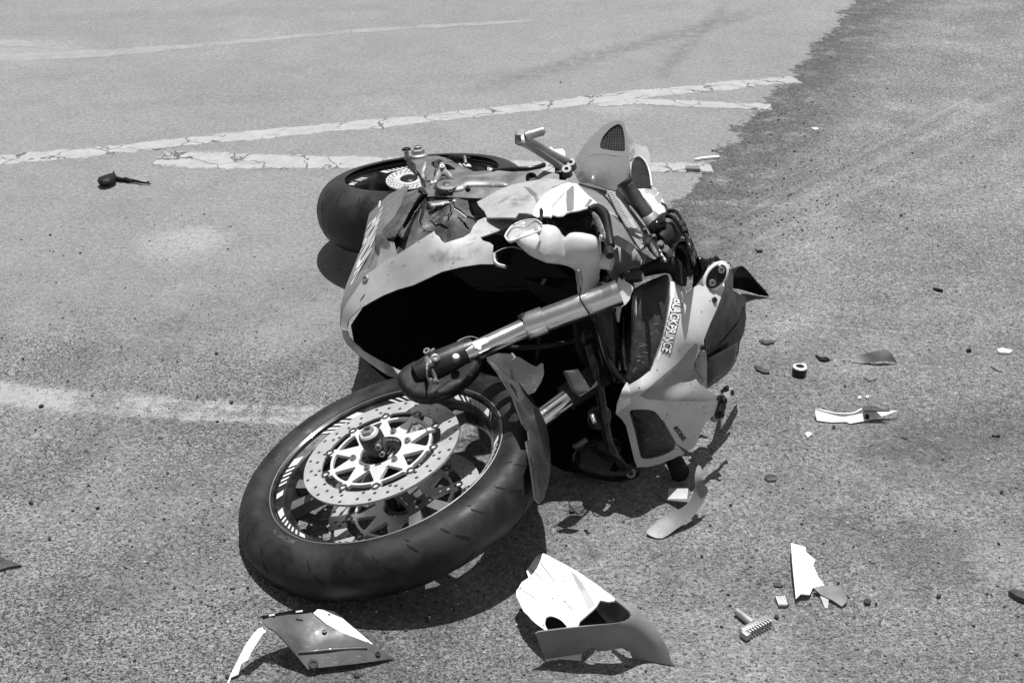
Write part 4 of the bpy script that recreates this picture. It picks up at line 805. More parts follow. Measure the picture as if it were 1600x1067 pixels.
puff('cable_plug', [(921, 648), (928, 646), (932, 660), (926, 662)], A((921, 648, .24), (932, 648, .24), (926, 662, .23)), BOLTM, bike, depth=.004, w=3, smooth=0, cell=3)
lathe('bar_end_weight', [(0, 0), (.006, 0), (.0105, .004), (.0105, .012), (.005, .012), (.005, .006), (0, .006)], frame(P(985, 739, .022), (0, -.8, .5)), BOLTM, bike, 20)
tube('left_handlebar_grip', [(1046, 705, .05), (1055, 722, .035), (1063, 738, .022)], [.018, .019, .020], RBR, bike, 20); lathe('grip_end', [(0, 0), (.012, 0), (.02, -.003), (.02, -.01)], frame(P(1064, 740, .021), (.25, -.9, .1)), BLK, bike, 24)
puff('lower_inner_fairing', [(900, 700), (950, 680), (990, 700), (1000, 735), (990, 748), (950, 752), (900, 735)], A((910, 710, .06), (990, 705, .06), (950, 750, .01)), BLKG, bike, depth=.015, w=14, cell=6)
# ---- nose fairing
nf = A((1042, 430, 'Y', 2.64), (992, 451, 'Y', 2.60), (983, 598, 'Y', 2.48), (975, 625, 'Y', 2.47), (1003, 611, 'Y', 2.455), (1046, 500, 'Y', 2.56), (1085, 537, 'Y', 2.575), (1118, 432, 'Y', 2.73), (1092, 444, 'Y', 2.68), (1113, 624, 'Y', 2.57), (1146, 608, 'Y', 2.66),
       (996, 729, 'Y', 2.53), (1046, 718, 'Y', 2.55), (1085, 697, 'Y', 2.585), (1020, 642, 'Y', 2.49), (1131, 455, 'Y', 2.70), (1083, 572, 'Y', 2.575), (970, 650, 'Y', 2.50), (1045, 640, 'Y', 2.50), (1113, 500, 'Y', 2.64))
nf.extra = lambda x, y: -.022 * math.exp(-((x - 1065 - (y - 600) * -.1) / 34) ** 2 - ((y - 596 + (x - 1060) * .55) / 17) ** 2)
R_ = lambda pts: sc(800, 380, 2.807, pts)
lens1 = cr(R_([(545, 195), (600, 165), (650, 145), (684, 135), (691, 160), (692, 250), (678, 340), (660, 420), (630, 500), (608, 552), (560, 590), (530, 608), (512, 614), (502, 600), (512, 540), (522, 440), (527, 320), (532, 240)]), 2)
lens2 = cr(R_([(516, 737), (545, 729), (600, 730), (632, 742), (660, 780), (690, 832), (718, 888), (690, 918), (630, 940), (575, 946), (560, 918), (543, 840), (525, 775)]), 2)
body = R_([(692, 168), (715, 170), (738, 183), (760, 205), (775, 212), (790, 203), (803, 190), (820, 182), (838, 190), (850, 180), (852, 140), (862, 108), (890, 85), (908, 100), (921, 125), (930, 160), (932, 200), (915, 245), (893, 300), (870, 350), (850, 400), (833, 450), (815, 490), (800, 525), (796, 560), (802, 590), (830, 628), (860, 650), (890, 662), (925, 655), (950, 640), (972, 632), (970, 655), (950, 680), (930, 705), (905, 740), (870, 765), (845, 790), (828, 830), (815, 865), (802, 892), (745, 930), (690, 952), (640, 970), (600, 980), (550, 982), (538, 955), (528, 915), (515, 860), (500, 800), (480, 770), (455, 748), (460, 715), (478, 665), (492, 630), (502, 608), (515, 616), (532, 610), (562, 592), (610, 554), (632, 502), (662, 422), (680, 342), (694, 250), (694, 180)])
sheet('nose_fairing', body, nf, NOSE, bike, th=.0035, cell=6, holes=[lens2])
blade = cr(R_([(800, 440), (815, 450), (800, 520), (795, 560), (803, 592), (832, 628), (862, 650), (890, 664), (905, 672), (880, 686), (820, 692), (740, 692), (660, 688), (600, 684), (568, 672), (570, 658), (620, 615), (690, 555), (750, 500), (782, 462)]), 2)
decal('nose_recess', blade, nf, RECESS, bike, cell=6)
decal('nose_stripe', R_([(694, 168), (716, 171), (700, 300), (680, 400), (655, 480), (640, 520), (636, 505), (664, 422), (682, 342), (695, 250)]), nf, WHT, bike)
decal('nose_beak', R_([(455, 748), (462, 700), (485, 640), (502, 612), (518, 650), (520, 700)]), nf, WHT, bike)
decal('nose_dark_stripe', R_([(722, 880), (770, 910), (760, 922), (700, 860), (655, 775), (665, 778)]), nf, DARKP, bike)  # dark grey band beside the lower lens
# lettering
text_obj.ext = None
LBL = [(1053.0, 466.5), (1033.5, 549), (1046.0, 553), (1067.0, 469)]
text_obj('race_lettering_border', 'BLACKPRINCE', LBL, nf, INK, bike, off=.0012, bold=.085, space=.98); text_obj.ext = text_obj.last
text_obj('race_lettering', 'BLACKPRINCE', LBL, nf, WHT, bike, off=.0020, bold=.022, space=.98); text_obj.ext = None
text_obj('sponsor_lettering', 'MOTO BLADE', [(1052, 668.5), (1066.5, 689), (1072.5, 684.5), (1058, 665)], nf, INK, bike, off=.0012, bold=.02, space=.9)
# headlights: glass over a dark bowl
def back_of(fld, d):
    return Field([(x, y, 0) for x, y in ()]) if False else None
class Shift:
    def __init__(s, f, d): s.f = f; s.d = d
    def at(s, x, y): return s.f.at(x, y) - s.f.normal(x, y) * s.d
    def normal(s, x, y, e=1.0): return s.f.normal(x, y)
def lamp(lens, inset):
    h = bpy.data.objects.new('headlight', None); COL.objects.link(h); c = nf.at(*np.mean(lens, 0)); WORLDPOS[h.name] = c.copy(); h.parent = bike; h.location = c - MOUNT
    puff('lens', lens, Shift(nf, .004), SMOKE, h, depth=.012, w=16, cell=5, smooth=0, back=.1)
    sheet('lens_gasket', cr([tuple(np.array(p) + (np.array(p) - np.mean(lens, 0)) * .02) for p in lens], 1), Shift(nf, .007), BLK, h, th=.02, cell=16)
    return h
lamp(lens1, 0); lamp(lens2, 0)
# dark side wall of the right headlight and torn mount
sheet('headlight_housing', R_([(440, 300), (455, 180), (480, 190), (540, 195), (528, 300), (524, 440), (512, 540), (500, 602), (470, 590), (450, 500)]), A((960, 450, 'Y', 2.68), (990, 455, 'Y', 2.62), (986, 500, 'Y', 2.58), (978, 592, 'Y', 2.50), (962, 560, 'Y', 2.60)), BLKG, bike, th=.01, cell=8)
for x in (465, 490): tube('housing_ridge', [zY(*R_([(x, 320)])[0], 2.60), zY(*R_([(x - 2, 450)])[0], 2.565), zY(*R_([(x + 8, 560)])[0], 2.52)], .0035, BLKG, bike, 8, 3)
torn = [(283, 275), (300, 235), (318, 260), (332, 245), (340, 262), (380, 285), (400, 310), (385, 350), (372, 392), (345, 425), (318, 440), (308, 480), (300, 545), (275, 552), (280, 410), (200, 388), (180, 340), (170, 300), (185, 270), (215, 280), (222, 320), (200, 345), (250, 350), (280, 352)]
sheet('torn_mount', sc(900, 380, 4.445, torn), A((940, 445, 'Y', 2.62), (985, 450, 'Y', 2.60), (965, 500, 'Y', 2.57)), LITE, bike, th=.003, cell=5)
puff('mount_rubber', sc(900, 380, 4.445, [(178, 285), (225, 285), (228, 330), (185, 332)]), A((941, 445, 'Y', 2.61), (950, 445, 'Y', 2.61), (945, 453, 'Y', 2.605)), BLK, bike, depth=.008, w=4, smooth=2, cell=3)
# round beam housing and foam seal behind the lens
dom = A((950, 430, 'Y', 2.76), (975, 383, 'Y', 2.86), (1008, 428, 'Y', 2.74), (975, 405, 'Y', 2.78), (955, 400, 'Y', 2.82))
puff('beam_housing', sc(900, 380, 4.445, [(225, 200), (230, 120), (255, 60), (290, 22), (330, 25), (370, 50), (410, 95), (440, 140), (455, 175), (380, 200), (310, 225), (260, 260)]), dom, mat('hazy_grey_plastic', .28, .32, coat=.3, dust=.5, dustcol=.4), bike, depth=.05, w=34, cell=5)
sheet('beam_housing_rim', sc(900, 380, 4.445, [(230, 60), (265, 20), (310, 0), (370, 10), (440, 50), (520, 100), (590, 135), (560, 160), (470, 165), (450, 140), (400, 75), (340, 28), (290, 25), (250, 65)]), A((955, 392, 'Y', 2.86), (980, 380, 'Y', 2.87), (1030, 412, 'Y', 2.74), (1000, 415, 'Y', 2.76)), BLKG, bike, th=.012, cell=6)
tube('foam_seal', [zY(1004, 424, 2.66), zY(1022, 418, 2.66), zY(1042, 414, 2.66), zY(1056, 420, 2.66), zY(1062, 434, 2.65), zY(1062, 446, 2.64)], [.013, .016, .018, .018, .016, .014], RBR, bike, 14, 4, flat=.7)
tube('housing_edge', [zY(968, 431, 2.64), zY(985, 424, 2.65), (1002, 419, zY(1002, 419, 2.66)[2])], .0035, BLKG, bike, 8, 3)
sheet('beam_housing_flange', sc(900, 380, 4.445, [(310, 225), (455, 180), (455, 240), (430, 250), (350, 255)]), A((970, 430, 'Y', 2.68), (1002, 420, 'Y', 2.68), (985, 437, 'Y', 2.66)), mat_bob, bike, th=.01, cell=8)
# mirror mounts with two bolts each
def mirror_mount(c, Y, n, pts, mat_):
    h = bpy.data.objects.new('mirror_mount', None); COL.objects.link(h); cc = P(*zY(*c, Y)); WORLDPOS[h.name] = cc; h.parent = bike; h.location = cc - MOUNT
    fld = Field([zY(p[0], p[1], Y + d) for p, d in zip(pts[:4], (0, -.004, .0, .003))])
    return h
NM = (-.1, -.92, .35)
for (cx, cy, Y, rx, ry, nn) in ((1118, 432, 2.705, .028, .017, (.05, -.9, .4)), (1121, 635, 2.60, .026, .016, (.75, -.6, .1))):
    h = bpy.data.objects.new('mirror_mount', None); COL.objects.link(h); cc = P(*zY(cx, cy, Y)); WORLDPOS[h.name] = cc; h.parent = bike; h.location = cc - MOUNT
    m0 = frame(cc, nn, (.55, 0, .83)); sx = Matrix.Diagonal((1, ry / rx, 1, 1))
    lathe('mount_base', [(0, -.004), (rx * 1.3, -.004), (rx * 1.3, .002), (rx * 1.12, .005), (0, .005)], m0 @ sx, WHTP if cy < 500 else SILV2, h, 32)
    lathe('mount_pad', [(0, .004), (rx, .004), (rx, .010), (rx * .9, .012), (0, .011)], m0 @ sx, BLKG, h, 32)
    for s_ in (-1, 1): bolt('mount_bolt', m0 @ Vector((s_ * rx * .58, 0, .011)), nn, .0072, .006, BOLTM if cy < 500 else DARKM, h)
puff('mount_tab', sc(1080, 380, 6.67, [(310, 240), (345, 215), (385, 200), (410, 215), (415, 250), (400, 280), (360, 330), (335, 345), (325, 300)]), A((1128, 418, 'Y', 2.76), (1140, 412, 'Y', 2.77), (1136, 428, 'Y', 2.75)), BLKG, bike, depth=.005, w=4, cell=3, holes=[])
tube('tab_slot', [zY(1138, 412.5, 2.755), zY(1139.5, 420, 2.75)], .0028, LITE, bike, 8)
puff('mirror_stalk', sc(1080, 380, 6.67, [(170, 180), (200, 135), (250, 125), (320, 200), (310, 225), (250, 180), (200, 220)]), A((1108, 405, 'Y', 2.80), (1125, 408, 'Y', 2.80), (1112, 412, 'Y', 2.79)), DARKP, bike, depth=.01, w=5, cell=3)
for p in ((1115.5, 469), (1097, 542.5), (1122, 621.5), (1143, 613.5)): bolt('fairing_screw', nf.at(*p) + nf.normal(*p) * .0005, nf.normal(*p), .0062, .004, DARKM, bike)
tube('screw_stub', [(1128, 612, nf.at(1128, 612).z + .01), (1137, 604, nf.at(1137, 604).z + .03)], .004, DARKM, bike, 8); tube('screw_stub', [(1133, 610, nf.at(1133, 610).z + .01), (1137, 608, nf.at(1137, 608).z + .02)], .004, BLK, bike, 8)
# ribbed side lamp
lf2 = A((1083, 555, 'Y', 2.60), (1105, 520, 'Y', 2.66), (1104, 606, 'Y', 2.64), (1090, 590, 'Y', 2.60))
sheet('side_lamp', R_([(833, 470), (850, 480), (856, 520), (856, 580), (858, 634), (830, 622), (808, 596), (798, 560), (806, 520)]), lf2, CLEAR, bike, th=.003, cell=5)
for i in range(13):
    y = 552 + i * 3.6; x0 = 1087 + (3 if i < 2 else 0) + max(0, i - 7) * 2.0
    tube('lamp_rib', [(lf2.at(x0, y + 1) + lf2.normal(x0, y) * .001).to_tuple(), (lf2.at(1103, y - 3) + lf2.normal(1103, y) * .001).to_tuple()], .0013, CLEAR, bike, 6, 0, world=True)
sheet('side_lamp_bowl', R_([(835, 470), (850, 480), (856, 634), (830, 620), (802, 590), (802, 540)]), Shift(lf2, .015), DARKP, bike, th=.003, cell=8)
# smoked windscreen: facets curling from the nose to the arched tip
SCR = mat('smoked_windscreen', .006, .25, spec=.15, coat=.03, dust=.15, dustcol=.03, scratch=.06)
ws = A((1131, 455, 'Y', 2.73), (1100, 520, 'Y', 2.66), (1104, 606, 'Y', 2.66), (1140, 585, 'Y', 2.76), (1163, 475, 'Y', 2.90), (1164, 498, 'Y', 2.88), (1143, 425, 'Y', 2.86), (1128, 560, 'Y', 2.74), (1154, 545, 'Y', 2.82), (1130, 500, 'Y', 2.76))
sheet('windscreen', [(1131, 457), (1135, 440), (1143, 421), (1146, 428), (1145, 452), (1152, 458), (1164, 463), (1166, 470), (1165, 480), (1166, 497), (1163, 518), (1156, 535), (1154, 552), (1147, 570), (1138, 582), (1124, 594), (1105, 607), (1104, 590), (1103, 548), (1101, 520), (1114, 490), (1124, 472)], ws, SCR, bike, th=.003, cell=6)
tube('screen_crease', [(ws.at(*p) + ws.normal(*p) * .0005).to_tuple() for p in ((1105, 548), (1122, 540), (1140, 520), (1152, 505), (1163, 480))], .0018, SCR, bike, 8, 3, world=True)
puff('screen_lower_panel', [(1105, 560), (1128, 548), (1153, 535), (1150, 565), (1138, 580), (1106, 604)], A((1106, 575, 'Y', 2.655), (1150, 545, 'Y', 2.78), (1138, 580, 'Y', 2.73)), BLKG, bike, depth=.003, w=3, cell=5, smooth=0)
# ---- right handlebar, controls and cables
CLAMP[0] = lambda x, y: 2.73 if y > 398 and x > 1040 else 0.0
step_tube('throttle_grip', (975, 283, .605), (1016, 347, .53), [(0, .013), (0, .0185), (.05, .0185), (.08, .0155), (.12, .0150), (.13, .0158), (.2, .0150), (.3, .0152), (.34, .0164), (.5, .0154), (.52, .0162), (.7, .0156), (.75, .017), (1, .0175)], mat('worn_grip_rubber', .028, .55, dust=.4, dustcol=.08), bike, 30)
step_tube('grip_flange', (1010, 341, .535), (1019, 351, .525), [(0, .022), (.5, .0235), (.9, .021), (1, .021)], ALU, bike, 30)
tube('brake_lever', [(966, 301, .56), (972, 308, .56), (985, 326, .555), (998, 344, .545), (1008, 360, .53), (1014, 372, .52)], [.010, .009, .0085, .0085, .009, .010], DARKM, bike, 14, 3, flat=.6)
tube('lever_edge', [(984, 322, .565), (996, 338, .555), (1008, 353, .545)], .0018, BOLTM, bike, 6, 2)
puff('switch_housing', sc(960, 270, 5.93, [(310, 490), (380, 420), (440, 400), (470, 420), (450, 480), (470, 520), (400, 540), (350, 560), (320, 530)]), A((1015, 355, .53), (1036, 340, .53), (1030, 362, .52)), BLKG, bike, depth=.022, w=8, cell=4)
step_tube('master_cylinder', (1028, 378, .50), (1058, 357, .50), [(0, .017), (.1, .0215), (.7, .0225), (.75, .020), (1, .019)], RBR, bike, 24)
puff('brake_master_body', sc(960, 270, 5.93, [(430, 600), (520, 560), (600, 620), (560, 700), (520, 760), (450, 700)]), A((1034, 372, .48), (1060, 375, .48), (1045, 398, .47)), BLKG, bike, depth=.018, w=8, cell=4)
tube('front_brake_hose', [(1032, 342, .53), (1042, 337, .535), (1054, 342, .535), (1064, 356, .53), (1073, 372, .52), (1080, 395, .50), (1086, 420, .48), (1086, 440, .46)], .0048, BLKG, bike, 12, 5)
tube('throttle_cable', [(1044, 330, .53), (1055, 330, .535), (1064, 342, .53), (1071, 358, .52), (1080, 380, .505), (1088, 402, .49), (1090, 425, .47)], .0038, BLKG, bike, 10, 5)
for p in ((1064, 352, .535), (1069, 360, .53), (1066, 350, .528)): lathe('cable_ferrule', [(0, -.007), (.0062, -.007), (.0068, 0), (.0062, .007), (0, .007)], frame(P(*p), P(1073, 372, .52) - P(1064, 356, .53)), RBR, bike, 12)
tube('clutch_cable', [(1060, 385, .48), (1070, 380, .49), (1080, 392, .49), (1086, 408, .48), (1088, 430, .46)], .0055, BLKG, bike, 10, 4)
puff('top_clamp', sc(960, 270, 5.93, [(280, 560), (320, 540), (400, 640), (480, 740), (560, 830), (540, 850), (440, 800), (330, 680), (290, 620)]), A((1010, 368, .51), (1050, 410, .49), (1030, 400, .50)), DARKM, bike, depth=.012, w=6, cell=4)
puff('lever_pivot', sc(960, 270, 5.93, [(325, 665), (345, 650), (390, 710), (410, 770), (380, 770), (345, 720)]), A((1016, 382, .53), (1026, 398, .525), (1020, 396, .525)), ENG, bike, depth=.005, w=3, cell=3)
for (a, b, c), r in (((1022, 372, .52), .006), ((1034, 386, .52), .005), ((1045, 402, .505), .005), ((1008, 362, .54), .004)):
    bolt('control_bolt', P(a, b, c), (-.2, -.4, .9), r, .008, DARKM, bike, False)
for a, b, r in (((1032, 380, .51), (1048, 404, .50), .006), ((1040, 388, .51), (1054, 410, .49), .007), ((1026, 388, .505), (1040, 408, .495), .005)): step_tube('damper_rod', a, b, [(0, r), (.4, r), (.45, r * .6), (1, r * .6)], ALU, bike, 16)
puff('instrument_cluster', sc(960, 270, 5.93, [(570, 640), (640, 600), (700, 650), (760, 780), (740, 860), (760, 900), (700, 960), (640, 960), (620, 880), (560, 800)]), A((1065, 380, .46), (1085, 410, .45), (1070, 430, .44)), BLKG, bike, depth=.02, w=10, cell=5)
sheet('clamp_plate', sc(960, 270, 5.93, [(690, 860), (720, 800), (740, 900), (725, 960), (700, 990), (680, 960)]), A((1078, 415, .475), (1084, 425, .47), (1078, 435, .465)), ALU, bike, th=.006, cell=4)
puff('cluster_bracket', sc(960, 270, 5.93, [(770, 780), (850, 800), (900, 790), (880, 850), (820, 960), (760, 1040), (720, 1060), (740, 980), (780, 900)]), A((1092, 405, .44), (1108, 408, .44), (1088, 445, .42)), BLKG, bike, depth=.008, w=4, cell=4)
tube('bracket_brace', [(1086, 440, .43), (1096, 425, .44), (1104, 412, .45), (1114, 404, .45)], .0045, DARKM, bike, 8, 3)
CLAMP[0] = None
# white tail-side panel glimpsed behind the grip
sheet('seat_cowl', cr(sc(980, 200, 5.93, [(90, 565), (160, 550), (230, 545), (270, 570), (310, 620), (340, 680), (355, 740), (350, 790), (300, 800), (260, 800), (240, 740), (200, 690), (150, 640)]), 2), A((997, 295, .44), (1019, 292, .42), (1039, 325, .40), (1024, 335, .44), (1008, 308, .45)), WHT, bike, th=.003, cell=5)
cw = A((997, 295, .44), (1019, 292, .42), (1039, 325, .40), (1024, 335, .44), (1008, 308, .45))
for q in ([(160, 552), (230, 548), (285, 590), (250, 630), (200, 600), (165, 610)], [(250, 640), (300, 600), (320, 650), (290, 700)]): decal('cowl_stripe', sc(980, 200, 5.93, q), cw, SILV, bike, cell=4)
tube('cowl_trim', [(1032, 318, .41), (1039, 322, .40), (1043, 330, .40), (1046, 333, .40)], .004, DARKM, bike, 8, 2)
# ------------------------------------------------------------------ fragments on the road: every one a thing of its own
def thing(name, at_, label, cat, group=None): return empty(name, P(at_[0], at_[1], 0), label, cat, group)
# arched black screen piece behind the nose
arch = sc(1080, 380, 6.67, [(435, 470), (436, 400), (445, 330), (465, 285), (490, 258), (515, 245), (535, 243), (560, 258), (600, 300), (640, 350), (690, 415), (740, 465), (780, 510), (812, 557), (760, 550), (700, 540), (640, 520), (560, 498), (500, 480)])
af = A((1146, 450, .030), (1148, 428, .085), (1159, 416, .105), (1182, 442, .045), (1201, 463, .004), (1180, 458, .008), (1160, 453, .012))
t = thing('arched_screen_fragment', (1165, 462), 'arched glossy black screen fragment standing on the asphalt behind the nose, pointed tip outward', 'fragment')
sheet('screen_shell', arch, af, SCR, t, th=.003, cell=4)
sheet('screen_side', sc(1080, 380, 6.67, [(330, 370), (340, 350), (420, 270), (480, 250), (520, 243), (500, 252), (465, 290), (447, 335), (438, 400), (434, 480), (420, 490), (340, 480)]), A((1130, 436, .10), (1143, 420, .11), (1157, 417, .107), (1145, 450, .032), (1133, 450, .06)), GUARD, t, th=.003, cell=4)
# panel with white strip, bottom left
s1 = lambda q: sc(340, 840, 4.7, q)
t = thing('fairing_panel', (500, 1010), 'dark grey fairing panel with two screws, propped up below the front wheel', 'fairing panel')
f1 = A(*[(x, y, z) for (x, y), z in zip(s1([(310, 578), (640, 518), (900, 690), (1300, 885), (665, 965), (430, 690), (600, 835), (1100, 810)]), (.075, .062, .045, .004, .014, .062, .034, .024))])
MIDG = mat('scuffed_mid_grey_plastic', .042, .45, coat=.15, dust=.4, dustcol=.15, scratch=.45, dscale=16)
sheet('panel', s1([(330, 590), (685, 540), (720, 580), (800, 640), (900, 690), (1150, 785), (1300, 885), (1000, 925), (720, 955), (665, 965), (560, 840), (430, 690), (370, 655), (335, 620)]), f1, MIDG, t, th=.003, cell=6)
tube('panel_ridge', [(f1.at(*p) + f1.normal(*p) * -.001).to_tuple() for p in s1([(590, 842), (700, 835), (850, 820), (1100, 808)])], .0042, MIDG, t, 10, 3, world=True)
sheet('panel_flange', s1([(308, 575), (640, 515), (690, 542), (340, 592)]), A(*[(x, y, z) for (x, y), z in zip(s1([(308, 575), (640, 515), (690, 542), (340, 592)]), (.080, .066, .060, .074))]), BLKG, t, th=.003)
for q in ((395, 568), (600, 540)): a_ = s1([q])[0]; block('flange_slot', frame(P(a_[0], a_[1], .074), (0, -.6, .8)) @ Matrix.Rotation(.15, 4, 'Z'), .012, .003, .003, LITE, t, .0005)
for q in ((702, 928), (1175, 855), (785, 690)): a_ = s1([q])[0]; bolt('panel_screw', f1.at(*a_) + f1.normal(*a_) * .0005, f1.normal(*a_), .0085 if q[0] == 702 else .0045, .003, DARKM, t)
t = thing('white_panel_backing', (540, 985), 'white pointed plastic strip with one round hole, lying behind the dark grey panel', 'plastic strip')
hole = [(p[0], p[1]) for p in cr(s1([(805, 560), (818, 556), (832, 562), (820, 572)]), 2)]
sheet('backing_strip', s1([(703, 552), (735, 523), (850, 538), (885, 562), (1000, 660), (1145, 782), (1020, 735), (900, 688), (800, 632), (750, 590)]), A(*[(x, y, z) for (x, y), z in zip(s1([(703, 552), (850, 538), (1145, 782), (900, 688)]), (.026, .02, .008, .014))]), WHT, t, th=.003, cell=6, holes=[hole])
sheet('curved_strip', s1([(330, 635), (358, 690), (335, 700), (290, 770), (240, 850), (235, 870), (225, 895), (175, 925), (150, 1000), (100, 1020), (85, 1062), (70, 1067), (95, 1005), (140, 910), (200, 790), (265, 700)]), A(*[(x, y, z) for (x, y), z in zip(s1([(330, 635), (358, 690), (235, 870), (200, 790), (75, 1060), (150, 1000)]), (.060, .058, .034, .040, .004, .008))]), WHTP, thing('white_trim_strip', (380, 1040), 'narrow curved white trim strip leaning against the dark panel, leftmost of the white pieces', 'trim strip'), th=.003, cell=6)
# big white broken fairing, bottom centre
s2 = lambda q: sc(780, 840, 4.7, q)
t = thing('broken_side_fairing', (930, 1010), 'large broken fairing piece, brilliant white striped side and grey front wall, by the front tyre', 'fairing piece')
fw_ = A(*[(x, y, z) for (x, y), z in zip(s2([(325, 115), (200, 245), (125, 400), (350, 685), (575, 655), (740, 455), (850, 455), (540, 225), (420, 420)]), (.055, .052, .050, .060, .085, .088, .095, .070, .082))])
hole2 = cr(s2([(332, 628), (340, 590), (365, 574), (400, 577), (450, 600), (480, 630), (496, 655), (440, 664), (372, 674), (352, 668)]), 2)
sheet('white_side', jag(s2([(325, 113), (272, 138), (235, 190), (200, 245), (216, 292), (165, 325), (125, 390), (125, 425), (180, 540), (260, 620), (330, 672), (360, 684), (575, 658), (590, 612), (650, 560), (715, 500), (740, 455), (800, 467), (860, 460), (845, 440), (700, 330), (540, 225), (400, 150)]), .5, 7, 5), fw_, WHT, t, th=.003, cell=6, holes=[hole2])
for q in ([(525, 250), (560, 268), (640, 380), (705, 490), (655, 530), (600, 400)], [(360, 180), (410, 235), (460, 330), (590, 580), (575, 600), (500, 470), (420, 330), (350, 210)]): decal('side_stripe', s2(q), fw_, SILV if q[0][0] == 525 else LITE, t)
for q in ([(225, 225), (300, 290), (420, 405)], [(300, 180), (400, 310), (470, 450), (560, 560)], [(145, 365), (260, 440)], [(700, 380), (640, 400)]): tube('scratch_groove', [(fw_.at(*p) + fw_.normal(*p) * .0002).to_tuple() for p in s2(q)], .0006, SILV2, t, 5, 0, world=True)
s2f = A(*[(x, y, z) for (x, y), z in zip(s2([(280, 692), (580, 655), (860, 625), (965, 560), (345, 900), (600, 862), (950, 830), (1290, 935), (1200, 740), (1045, 545), (860, 440)]), (.072, .088, .098, .100, .003, .010, .020, .003, .045, .085, .10))])
GREYF = mat('satin_grey_fairing', .20, .42, coat=.2, dust=.18, dustcol=.28, scratch=.35)
sheet('front_wall', s2([(265, 702), (290, 690), (430, 672), (580, 655), (720, 640), (860, 626), (930, 610), (962, 590), (974, 568), (960, 540), (900, 490), (848, 452), (862, 434), (930, 472), (1045, 545), (1130, 630), (1200, 740), (1240, 820), (1256, 880), (1262, 905), (1292, 935), (1240, 930), (1100, 905), (985, 888), (962, 850), (950, 822), (905, 808), (860, 815), (800, 828), (715, 834), (700, 805), (660, 810), (635, 830), (608, 850), (480, 868), (345, 890), (330, 870)]), s2f, GREYF, t, th=.0032, cell=6)
sheet('foot_lip', s2([(335, 895), (345, 885), (480, 862), (608, 848), (600, 902), (430, 888), (350, 908)]), A(*[(x, y, z) for (x, y), z in zip(s2([(335, 895), (608, 848), (600, 902)]), (.004, .012, .003))]), LITE, t, th=.003)
sheet('inner_shade_sheet', s2([(345, 570), (420, 560), (520, 640), (580, 600), (700, 470), (750, 445), (860, 450), (985, 560), (960, 600), (860, 632), (580, 662), (360, 690), (330, 640)]), A(*[(x, y, z) for (x, y), z in zip(s2([(345, 570), (750, 445), (985, 560), (860, 632), (360, 690)]), (.02, .045, .07, .04, .02))]), BLK, t, th=.003, cell=8)  # black stands in for the shade inside the shell and its hole
# bent strip right of the wheel
s3 = lambda q: sc(960, 540, 3.333, q)
t = thing('bent_trim', (1060, 800), 'bent grey trim strip standing on its dark tip, below the lower headlight', 'trim strip')
sheet('strip', cr(s3([(430, 630), (442, 622), (455, 642), (458, 700), (475, 730), (489, 752), (465, 810), (410, 890), (320, 955), (250, 1002), (190, 990), (165, 966), (200, 935), (270, 880), (340, 850), (380, 825), (405, 785), (420, 740), (418, 680)]), 2), A(*[(x, y, z) for (x, y), z in zip(s3([(440, 624), (458, 700), (489, 752), (410, 890), (250, 1002), (165, 966), (380, 825), (418, 700), (270, 880)]), (.105, .085, .055, .022, .003, .010, .045, .085, .028))]), GREYF, t, th=.003, cell=5)
t = thing('lens_fragment', (1055, 775), 'ribbed grey lens fragment half under the bent trim strip', 'lens fragment')
fl_ = A(*[(x, y, z) for (x, y), z in zip(s3([(215, 745), (395, 755), (375, 812), (255, 800)]), (.008, .030, .026, .004))])
sheet('lens', s3([(215, 745), (262, 734), (395, 755), (378, 812), (255, 802), (240, 778), (222, 762)]), fl_, mat('grey_lens_plastic', .12, .35, coat=.3, dust=.4), t, th=.003, cell=6)
for i in range(16):
    a_, b_ = s3([(285 + i * 6.5, 745), (282 + i * 6.2, 800)]); tube('rib', [(fl_.at(*q) + fl_.normal(*q) * .0005).to_tuple() for q in (a_, b_)], .0011, LITE, t, 5, 0, world=True)
# ribbed footpeg
s4 = lambda q: sc(1120, 820, 5.333, q)
t = thing('loose_footrest', (1175, 985), 'pale metal footrest with a toothed bar, T shaped, lying front right on the asphalt', 'footrest')
q0, q1, q2, q3 = s4([(165, 715), (300, 820), (205, 895), (430, 780)])
step_tube('shank', (q0[0], q0[1], .008), (q1[0], q1[1], .009), [(0, .0055), (.03, .0072), (1, .0072)], ALU, t, 18)
a_, b_ = P(q2[0], q2[1], .010), P(q3[0], q3[1], .010); dv = (b_ - a_); L_ = dv.length; m_ = frame((a_ + b_) / 2, (0, 0, 1), dv)
block('bar', m_, L_, .013, .014, ALU, t, .003); block('bar_end', m_ @ Matrix.Translation((-L_ * .47, -.008, -.001)), .012, .018, .013, ALU, t, .003)
for i in range(9):
    block('tooth', m_ @ Matrix.Translation((-L_ * .36 + i * L_ * .095, -.0075, .001)), .0035, .014, .012, ALU, t, .001)
# white shard and its neighbours
def chip(name, pts, zs, m, label, cat='shard', th=.0028, jg=0, cell=6, group=None, smooth=0):
    f = A(*[(p[0], p[1], z) for p, z in zip(pts, zs)]) if not isinstance(zs, Field) else zs
    o = sheet(name, jag(pts, jg, 4, len(pts)) if jg else pts, f, m, None, th=th, cell=cell, base=True, smooth=smooth); return tag(o, label, cat, group)
w5 = s4([(620, 150), (680, 165), (738, 182), (745, 225), (822, 290), (803, 330), (840, 420), (895, 500), (800, 520), (775, 577), (700, 572), (660, 612), (650, 500), (630, 300)])
chip('white_fairing_shard', w5, [.022, .02, .018, .016, .012, .012, .010, .006, .008, .012, .014, .012, .02, .024], WHTP, 'upright white plastic shard with a torn lower edge, beside the toothed footrest')
g5 = s4([(803, 520), (850, 510), (892, 504), (1040, 515), (1065, 570), (1085, 635), (1042, 676), (960, 622), (870, 580)])
